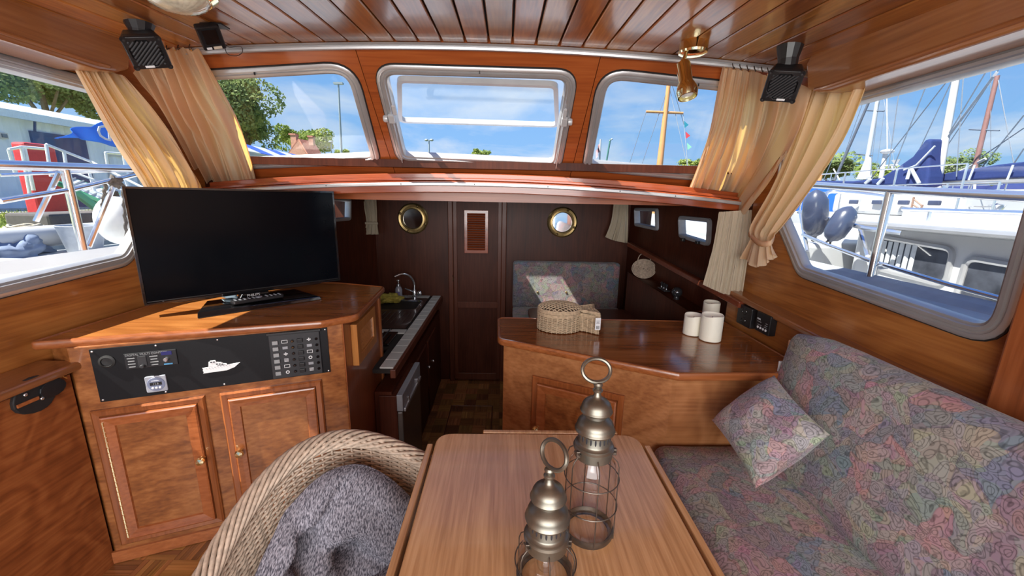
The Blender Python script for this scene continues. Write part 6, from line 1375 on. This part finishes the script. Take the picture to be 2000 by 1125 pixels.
# lamp posts
M_post = plain('grey_green_post', (.25, .30, .32), .5, .3)
lpA = thing('lamp_post', 'tall thin lamp post seen through the left windscreen window', 'lamp post', loc=tuple(at(668, 320, y=38))); MB().tube([at(668, 325, y=38)-Vector((0, 0, 3)), at(668, 325, y=38), at(661, 165, y=38)], [.12, .12, .07], 8).build('post', M_post, lpA, smooth=True); MB().tube([at(668, 325, y=38), at(668, 306, y=38)], .2, 8).build('post_base', M_post, lpA)
MB().box(tuple(at(661, 163, y=38)+Vector((0, 0, 0))), (.8, .3, .15)).build('lamp_head', M_post, lpA)
lpB = thing('lamp_post', 'distant twin headed lamp post seen through the centre window', 'lamp post', loc=tuple(at(838, 315, y=45))); MB().tube([at(838, 318, y=45)-Vector((0, 0, 5.1)), at(838, 318, y=45), at(838, 274, y=45)], .07, 6).build('post', M_post, lpB)
for px in (833, 843): MB().ball(tuple(at(px, 273.5, y=45)), (.22, .2, .13), 10, 6).build('lamp_head', M_post, lpB)
MB().tube([at(833, 274, y=45), at(843, 274, y=45)], .05, 6).build('cross_arm', M_post, lpB)
lpC = thing('lamp_post', 'small distant lamp post beside the brick house roof', 'lamp post', loc=tuple(at(647, 315, y=50))); MB().tube([at(647, 318, y=50)-Vector((0, 0, 4)), at(647, 318, y=50), at(647, 278, y=50)], .06, 6).build('post', M_post, lpC); MB().ball(tuple(at(646, 277, y=50)), (.3, .2, .14), 10, 6).build('lamp_head', M_post, lpC)
# wooden mast with spreaders and signal flags (ahead, right)
M_spar = plain('varnished_spar', (.62, .30, .12), .35, scale=3); M_wireo = plain('grey_rigging', (.10, .13, .18), .5, 0); M_wirew = plain('light_rigging', (.40, .44, .50), .5, 0)
mY = 14
wm = thing('wooden_mast', 'varnished wooden mast with crosstree seen through the right windscreen window', 'mast', loc=tuple(at(1288, 345, y=mY)))
MB().tube([at(1286, 345, y=mY)-Vector((0, 0, 3.7)), at(1286, 345, y=mY), at(1306, 165, y=mY)], [.11, .11, .065], 10).build('mast_spar', M_spar, wm, smooth=True); MB().tube([at(1262, 218, y=mY), at(1334, 221, y=mY)], .04, 8).build('crosstree', M_spar, wm, smooth=True)
for a_, b_, m_ in [((1262, 218), (1226, 330), M_wireo), ((1334, 221), (1344, 330), M_wirew), ((1305, 170), (1250, 332), M_wireo), ((1306, 165), (1345, 335), M_wirew), ((1308, 150), (1338, 250), M_wireo)]:
    MB().tube([at(*a_, y=mY), at(*b_, y=mY)], .009, 4).build('stay', m_, wm)
for (px, py, col, lab) in [(1337, 243, (.02, .25, .35), 'teal pennant, topmost on the line beside the wooden mast'), (1340, 264, (.65, .06, .08), 'red pennant in the middle of the line beside the wooden mast'), (1343, 286, (.25, .65, .45), 'pale green pennant lowest on the line beside the wooden mast')]:
    a_ = at(px-1, py-7, y=mY-.2); b_ = at(px, py+7, y=mY-.2); c_ = at(px+8, py+1, y=mY-.2); tag(MB().add([a_, b_, c_], [(0, 1, 2)]).build('pennant', plain('pennant_cloth', col, .8), solid=.01), lab, 'flag', 'signal pennants')
f1 = thing('flagpole', 'white flagpole with small striped flag at the left of the right windscreen window', 'flagpole', loc=tuple(at(1170, 330, y=25))); MB().tube([at(1170, 340, y=25)-Vector((0, 0, 4.3)), at(1170, 340, y=25), at(1173, 272, y=25)], .05, 6).build('pole', M_white, f1)
G = [[at(1171-j*.9, 280+2*j+v*16, y=25)+Vector((0, .2*sin(j), 0)) for j in range(8)] for v in (0, .5, 1)]; MB().grid(G).build('flag_cloth', plain('flag_redwhite', (.6, .35, .38), .8, scale=1.2, noise_amt=.6), f1, smooth='all')
f2_ = thing('pole', 'dark green slanted pole beside the small striped flag', 'pole', loc=tuple(at(1182, 330, y=25))); MB().tube([at(1181, 335, y=25)-Vector((0, 0, 4.5)), at(1181, 335, y=25), at(1192, 272, y=25)], .05, 6).build('shaft', plain('dark_green', (.04, .16, .14), .5), f2_); MB().tube([at(1190, 275, y=25), at(1196, 271, y=25)], .05, 6).build('tip', M_post, f2_)
# ---------------- neighbouring motor cruiser to starboard
BX = 2.72
cr_b = thing('motor_cruiser', 'white motor cruiser moored close outside the right window', 'boat', loc=(3.4, 2.5, 0))
def bx2(px, py, X=BX): return at(px, py, x=X)
rA_ = bx2(1700, 440); rB_ = bx2(2000, 500)
zt0 = 1.30
MB().prism([(BX, -2.5), (BX, 3.05), (BX+.5, 3.6), (BX+2.6, 3.6), (BX+2.6, -2.5)], .2, 1.305).build('cabin_side', M_white, cr_b, bevel=.03)
MB().prism([(BX-.10, -2.6), (BX-.10, 3.12), (BX+.45, 3.7), (BX+2.7, 3.7), (BX+2.7, -2.6)], 1.305, 1.345).build('cabin_roof', M_white, cr_b, bevel=.015)
MB().tube([(BX-.11, -2.6, 1.30), (BX-.11, 3.12, 1.31), (BX+.44, 3.72, 1.31)], .022, 8).build('rubbing_strip', M_alu, cr_b, smooth=True)
MB().tube([(BX+.25, -2.6, 1.41), (BX+.25, 3.0, 1.42)], .014, 8).build('roof_handrail', M_steel, cr_b, smooth=True)
for yy in (.4, 1.2, 2.0, 2.8): MB().tube([(BX+.25, yy, 1.345), (BX+.25, yy, 1.41)], .012, 6).build('handrail_foot', M_steel, cr_b)
MB().prism([(2.15, -2.5), (2.15, 3.2), (2.45, 5.2), (3.6, 7.2), (5.0, 5.2), (5.4, 3.2), (5.4, -2.5)], -.6, .80).build('hull', M_white, cr_b, bevel=.05)
MB().tube([(2.13, -2.5, .80), (2.13, 3.2, .82), (2.44, 5.2, .86), (3.6, 7.2, .92)], .05, 8).build('gunwale', M_deck, cr_b, smooth=True)
MXr = Matrix.Translation((BX, 0, 0)) @ MX
def bwin(q, curtain):
    poly = rpoly([((bx2(*p)).y, (bx2(*p)).z) for p in q], .05, 6)
    f = ring(MB(), poly, [(-.022, 0), (-.018, -.016), (0, -.018), (.012, -.010), (.014, .004)], MXr).build('cabin_window', M_alu, cr_b, smooth=True)
    MB().prism(inset(poly, .008), -.004, .0, MXr).build('window_glass', plain('tinted_window', (.05, .055, .07), .07, 0, coat=.4, noise_amt=.5, scale=8), f)
    if curtain:
        ys = [p[0] for p in poly]; zs_ = [p[1] for p in poly]; ya, yb = max(ys), lerp(max(ys), min(ys), .62); G = []
        for zz in (max(zs_)-.02, min(zs_)+.02): G.append([Vector((BX-.008+.006*sin(j*1.15), lerp(ya-.02, yb, j/40), zz)) for j in range(41)])
        MB().grid(G).build('window_curtain', plain('white_net', (.50, .53, .57), .9), f, smooth='all')
bwin([(1712, 462), (1862, 488), (1846, 556), (1694, 518)], True); bwin([(1893, 505), (2100, 540), (2060, 640), (1868, 588)], False)
# pulpit arch and life ring on the cruiser's foredeck
MB().tube(spline([at(1617, 440, x=2.9), at(1610, 400, x=2.95), at(1612, 383, x=3.0), at(1625, 374, x=3.1), at(1680, 378, x=3.2), at(1735, 385, x=3.3)], 24), .018, 8).build('pulpit_rail', M_steel, cr_b, smooth=True)
MB().tube([at(1560, 414, x=2.5), at(1690, 446, x=2.5), at(1760, 455, x=2.6)], .016, 8).build('deck_rail', M_steel, cr_b, smooth=True)
MB().tube([at(1563, 414, x=2.5), at(1577, 490, x=2.4)], .014, 8).build('rail_post', M_steel, cr_b, smooth=True); MB().tube([at(1678, 440, x=2.6), at(1695, 500, x=2.5)], .014, 8).build('rail_post', M_steel, cr_b, smooth=True)
# fenders stowed upright
MB().prism([(2.35, 3.35), (2.35, 8.6), (3.7, 10.2), (4.8, 8.6), (5.1, 3.35)], .80, 1.12).build('foredeck', M_white, cr_b, bevel=.04)
M_navyf = plain('navy_vinyl', (.045, .06, .11), .3, coat=.4, scale=8, noise_amt=.15)
for (px, py, rpx, rpy, ang, lab) in [(1592, 418, 24, 50, -14, 'larger dark blue fender standing against the cream curtain edge'), (1641, 438, 24, 38, 18, 'smaller dark blue fender leaning right of the larger one')]:
    c_ = at(px, py, x=2.42); s_ = (at(px+rpx, py, x=2.42)-c_).length*.72; hh = abs((at(px, py-rpy, x=2.42)-c_).z); t = thing('fender', lab, 'fender', loc=tuple(c_)); M_ = Matrix.Translation(c_) @ Matrix.Rotation(R_(ang), 4, 'Y') @ Matrix.Rotation(R_(8), 4, 'X')
    s_ = min(s_, hh*.62)
    MB().lathe([(0, -hh), (s_*.2, -hh), (s_*.25, -hh*.92), (s_*.6, -hh*.82), (s_*.92, -hh*.55), (s_, 0), (s_*.92, hh*.55), (s_*.6, hh*.82), (s_*.3, hh*.93), (.0, hh)], seg=28, M=M_).build('fender_body', M_navyf, t, smooth='all')
    MB().tube([M_ @ Vector((.016*cos(a), 0, -hh-.01+.016*sin(a))) for a in [2*pi*i/14 for i in range(14)]], .007, 6, closed=True).build('eyelet', M_rubber, t, smooth=True)
# blue tarpaulin cover behind
bc0 = at(1590, 366, x=7.0); bc1 = at(1640, 400, x=7.0)
tag(MB().prism([(bc0.y, bc1.z-.5), (at(1640, 366, x=7).y-.2, bc1.z-.5), (at(1640, 366, x=7).y-.3, bc0.z), (bc0.y+1.2, bc0.z+.02)], 0, .9, Matrix.Translation((6.8, 0, 0)) @ MX).build('boat_cover', plain('bright_blue_tarp', (.02, .13, .62), .5, scale=2, noise_amt=.15), bevel=.04), 'bright blue boat cover behind the dark fenders', 'cover')
# ---------------- sailing boats further off
def sailboat(label, X, pm, mast_px, mast_r, mast_mat, hull_px, spreaders=(), stays=(), boom=None, cover=None, hull=True, name='sailing_boat'):
    t = thing(name, label, 'boat', loc=tuple(at(*mast_px[0], x=X)))
    MB().tube([at(*mast_px[0], x=X), at(*mast_px[1], x=X)], [mast_r, mast_r*.8], 10).build('mast', mast_mat, t, smooth=True)
    for a_, b_ in spreaders: MB().tube([at(*a_, x=X), at(*b_, x=X)], mast_r*.3, 6).build('spreader', M_wireo, t)
    for a_, b_, r_ in stays: MB().tube([at(*a_, x=X), at(*b_, x=X)], r_, 4).build('stay', M_wireo if r_ < .02 else M_wirew, t)
    if hull:
        (ax, ay), (bx__, by__), dz_ = hull_px; A_, B_ = at(ax, ay, x=X), at(bx__, by__, x=X); L_ = A_.y-B_.y; y0_ = B_.y; zt = (A_.z+B_.z)/2
        pl = [(X-.9, y0_), (X-1.1, y0_+L_*.4), (X-.7, y0_+L_*.8), (X, y0_+L_), (X+.7, y0_+L_*.8), (X+1.1, y0_+L_*.4), (X+.9, y0_)]
        MB().prism(pl, -1.4, zt).build('hull', M_white, t, bevel=.05)
        pl2 = [(X-.5, y0_+L_*.15), (X-.6, y0_+L_*.45), (X-.3, y0_+L_*.7), (X+.3, y0_+L_*.7), (X+.6, y0_+L_*.45), (X+.5, y0_+L_*.15)]
        MB().prism(pl2, zt, zt+.32).build('coachroof', M_white, t, bevel=.05)
        for k in range(5):
            f_ = .05+.2*k; MB().tube([(X-1.0+.3*(f_ > .7), y0_+L_*f_, zt), (X-1.0+.3*(f_ > .7), y0_+L_*f_, zt+.6)], .012, 5).build('stanchion', M_steel, t)
        for h_ in (.32, .6): MB().tube([(X-1.0, y0_+L_*.05, zt+h_), (X-1.0, y0_+L_*.65, zt+h_), (X-.7, y0_+L_*.85, zt+h_)], .008, 5).build('guard_wire', M_steel, t)
        for k in range(4): MB().box((X-.62, y0_+L_*(.2+.1*k), zt+.18), (.04, L_*.035, .06)).build('port_light', M_navyf, t, bevel=.01)
        MB().lathe([(0, 0), (.07, 0), (.05, .05), (.07, .12), (0, .14)], (X-.3, y0_+L_*.1, zt+.05), 14).build('winch', M_steel, t, smooth=True)
    return t
X1 = 6.0
b1 = sailboat('white masted sailing boat with navy sail cover at the mast foot', X1, None, ((1828, 372), (1872, 128)), .048, M_white, ((1560, 412), (2080, 432), .5),
              stays=[((1872, 130), (1778, 330), .009), ((1872, 130), (1700, 350), .010), ((1874, 128), (1840, 340), .008), ((1933, 128), (1800, 350), .010), ((1940, 150), (1835, 290), .018), ((1885, 100), (1868, 345), .008), ((1760, 150), (1735, 330), .010), ((1820, 140), (1740, 340), .010), ((1838, 155), (1862, 130), .006)])
sc1 = [at(*q, x=X1-.06) for q in [(1838, 272), (1826, 272), (1800, 306), (1765, 330), (1735, 348), (1680, 354), (1600, 353), (1600, 360), (1735, 362), (1790, 364), (1828, 366), (1832, 345), (1834, 310)]]
Mc = Matrix.Translation((X1-.10, 0, 0)) @ MX
cvr = MB().prism([(p.y, p.z) for p in sc1], -.10, .14, Mc).build('sail_cover', M_sail, b1, bevel=.05, seg=3)
MB().tube([at(1826, 285, x=X1-.22), at(1790, 322, x=X1-.24), at(1765, 332, x=X1-.24)], .012, 5).build('lashing', M_wirew, b1)
for a_, b_ in [((1778, 330), (1772, 350)), ((1780, 330), (1795, 358)), ((1700, 350), (1690, 358)), ((1725, 348), (1714, 360))]: MB().tube([at(*a_, x=X1-.24), at(*b_, x=X1-.24)], .022, 6).build('white_strap', M_wirew, b1)
X2 = 5.0
b2_ = sailboat('sailing boat with brown mast and long navy covered boom', X2+1.6, None, ((1896, 360), (1948, 148)), .032, plain('brown_mast', (.24, .13, .12), .4), ((1700, 436), (2120, 462), .5),
               spreaders=[((1893, 253), (1952, 255))], stays=[((1948, 148), (1982, 330), .006), ((1953, 132), (1840, 300), .008), ((1948, 140), (1838, 285), .022), ((1935, 128), (1935, 300), .006), ((2000, 225), (1915, 330), .010), ((2000, 290), (1960, 350), .010), ((2000, 250), (1860, 345), .008), ((1925, 310), (1870, 338), .022), ((1905, 340), (1903, 372), .02)])
bm_ = [at(*q, x=X2+1.2) for q in [(1822, 350), (1850, 340), (1900, 331), (1960, 322), (2050, 312), (2050, 345), (1960, 348), (1900, 352), (1850, 354), (1824, 354)]]
MB().prism([(p.y, p.z) for p in bm_], -.09, .09, Matrix.Translation((X2+1.2, 0, 0)) @ MX).build('boom_cover', M_sail, b2_, bevel=.04, seg=3)
MB().tube([at(1822, 355, x=X2+1.2), at(2050, 348, x=X2+1.2)], .05, 8).build('boom', M_alu, b2_, smooth=True)
for px in (1900, 1975): MB().tube([at(px+4, 322, x=X2+1.05), at(px-8, 352, x=X2+1.05)], .012, 6).build('white_strap', M_wirew, b2_)
X3 = 14
b3 = sailboat('distant sailing boat with white mast and two spreaders', X3, None, ((1688, 345), (1722, 150)), .085, M_wirew, ((1600, 378), (1800, 386), .5), spreaders=[((1694, 216), (1727, 217)), ((1668, 300), (1704, 304))], stays=[((1722, 150), (1700, 340), .012), ((1720, 155), (1750, 340), .010), ((1727, 217), (1712, 330), .008)])
MB().lathe([(.25, 0), (.16, .4), (.09, .8), (0, .85)], tuple(at(1688, 350, x=X3)), 10).build('mast_foot_cover', M_white, b3)
b4 = sailboat('sailing boat with a dark slanting forestay beside the curtain', 9.0, None, ((1630, 352), (1712, 165)), .035, plain('dark_forestay', (.10, .12, .16), .5), ((1560, 388), (1700, 392), .4), stays=[((1690, 165), (1608, 352), .012), ((1698, 165), (1650, 300), .008), ((1628, 330), (1640, 352), .02)])
oq = at(1598, 352, x=8.0); orp = thing('orange_mast', 'short orange wooden mast rising behind the blue boat cover', 'mast', loc=tuple(at(1582, 430, x=8))); MB().tube([at(1584, 430, x=8)-Vector((0, 0, 2.5)), at(1584, 430, x=8), at(1605, 328, x=8)], .05, 8).build('mast_spar', M_spar, orp, smooth=True)
# radar mast
rx_ = 9.5; rd = thing('radar_mast', 'white mast carrying a radar dome and a small burgee', 'mast', loc=tuple(at(1722, 350, x=rx_)))
MB().tube([at(1720, 352, x=rx_)-Vector((0, 0, 3.5)), at(1720, 352, x=rx_), at(1730, 296, x=rx_)], .05, 8).build('mast_pole', M_white, rd, smooth=True); MB().tube([at(1733, 300, x=rx_), at(1732, 150, x=rx_)], .012, 6).build('whip_aerial', M_white, rd)
MB().ball(tuple(at(1733, 296, x=rx_)), (.14, .14, .06), 18, 10).build('radar_dome', M_white, rd, smooth=True); MB().tube([at(1728, 324, x=rx_), at(1754, 322, x=rx_)], .02, 6).build('crossbar', M_white, rd)
ba, bb_, bc2 = at(1741, 313, x=rx_), at(1759, 311, x=rx_), at(1750, 325, x=rx_); MB().add([ba, bb_, bc2], [(0, 1, 2)]).build('burgee', M_grey, rd, solid=.01)
MB().tube([at(1742, 325, x=rx_), at(1748, 345, x=rx_)], .02, 6).build('brace', M_white, rd)
# clutter of white boats at mid distance
rnd = random.Random(21)
labs = ['white cabin boat with blue windows, nearest the railing stanchion outside', 'white cabin boat in the middle row under the navy boom cover', 'white cabin boat farther right in the distant marina row', 'low white cabin boat seen between the two dark fenders and the stanchion', 'white cabin boat at the far right edge of the right window']
for i, (px, py, X) in enumerate([(1755, 398, 8.5), (1835, 392, 10.5), (1905, 400, 9.0), (1680, 392, 11.0), (1975, 400, 8.0)]):
    c_ = at(px, py, x=X); t = thing('cabin_boat', labs[i], 'boat', loc=tuple(c_)); L_ = 2.2
    MB().prism([(c_.x-.8, c_.y-L_/2), (c_.x-.9, c_.y+L_*.2), (c_.x, c_.y+L_*.7), (c_.x+.9, c_.y+L_*.2), (c_.x+.8, c_.y-L_/2)], -1.4, c_.z-.08).build('hull', M_white, t, bevel=.05)
    MB().prism([(c_.x-.5, c_.y-L_*.4), (c_.x-.55, c_.y+L_*.1), (c_.x-.2, c_.y+L_*.35), (c_.x+.4, c_.y+L_*.1), (c_.x+.5, c_.y-L_*.4)], c_.z-.08, c_.z+.22).build('coachroof', M_white, t, bevel=.06)
    for k in range(3): MB().box((c_.x-.55, c_.y-L_*(.28-.16*k), c_.z+.06), (.05, L_*.06, .06)).build('port_light', M_navyf, t, bevel=.01)
    for k in range(4): MB().tube([(c_.x-.85, c_.y-L_*(.45-.2*k), c_.z-.08), (c_.x-.85, c_.y-L_*(.45-.2*k), c_.z+.34)], .010, 5).build('stanchion', M_steel, t)
    MB().tube([(c_.x-.85, c_.y-L_*.47, c_.z+.33), (c_.x-.85, c_.y+L_*.17, c_.z+.33)], .009, 5).build('guard_rail', M_steel, t)
    if i in (1, 2): MB().ball((c_.x-.1, c_.y-L_*.3, c_.z+.24), (.4, .35, .16), 16, 8).build('spray_hood', M_sail, t, smooth=True)
lt2 = at(1855, 440, x=3.9); ldr = thing('boarding_ladder', 'small brown folding ladder on the white deck outside', 'ladder', loc=tuple(lt2))
for a_, b_ in [((1785, 385), (1776, 425)), ((1802, 400), (1790, 428))]: MB().tube([at(*a_, x=5.2), at(*b_, x=5.2)], .012, 6).build('side_rail', plain('brown_rail', (.25, .16, .12), .5), ldr)
for k in range(4): MB().tube([at(1786-2*k, 390+10*k, x=5.2), at(1801-3*k, 402+7*k, x=5.2)], .010, 5).build('rung', bpy.data.materials['brown_rail'], ldr)
bxp = at(1960, 440, x=4.6); tag(MB().box((4.6, bxp.y, bxp.z), (.5, 1.5, .26)).build('deck_locker', M_white, bevel=.03), 'long white locker on the deck beyond the cruiser roof', 'locker')
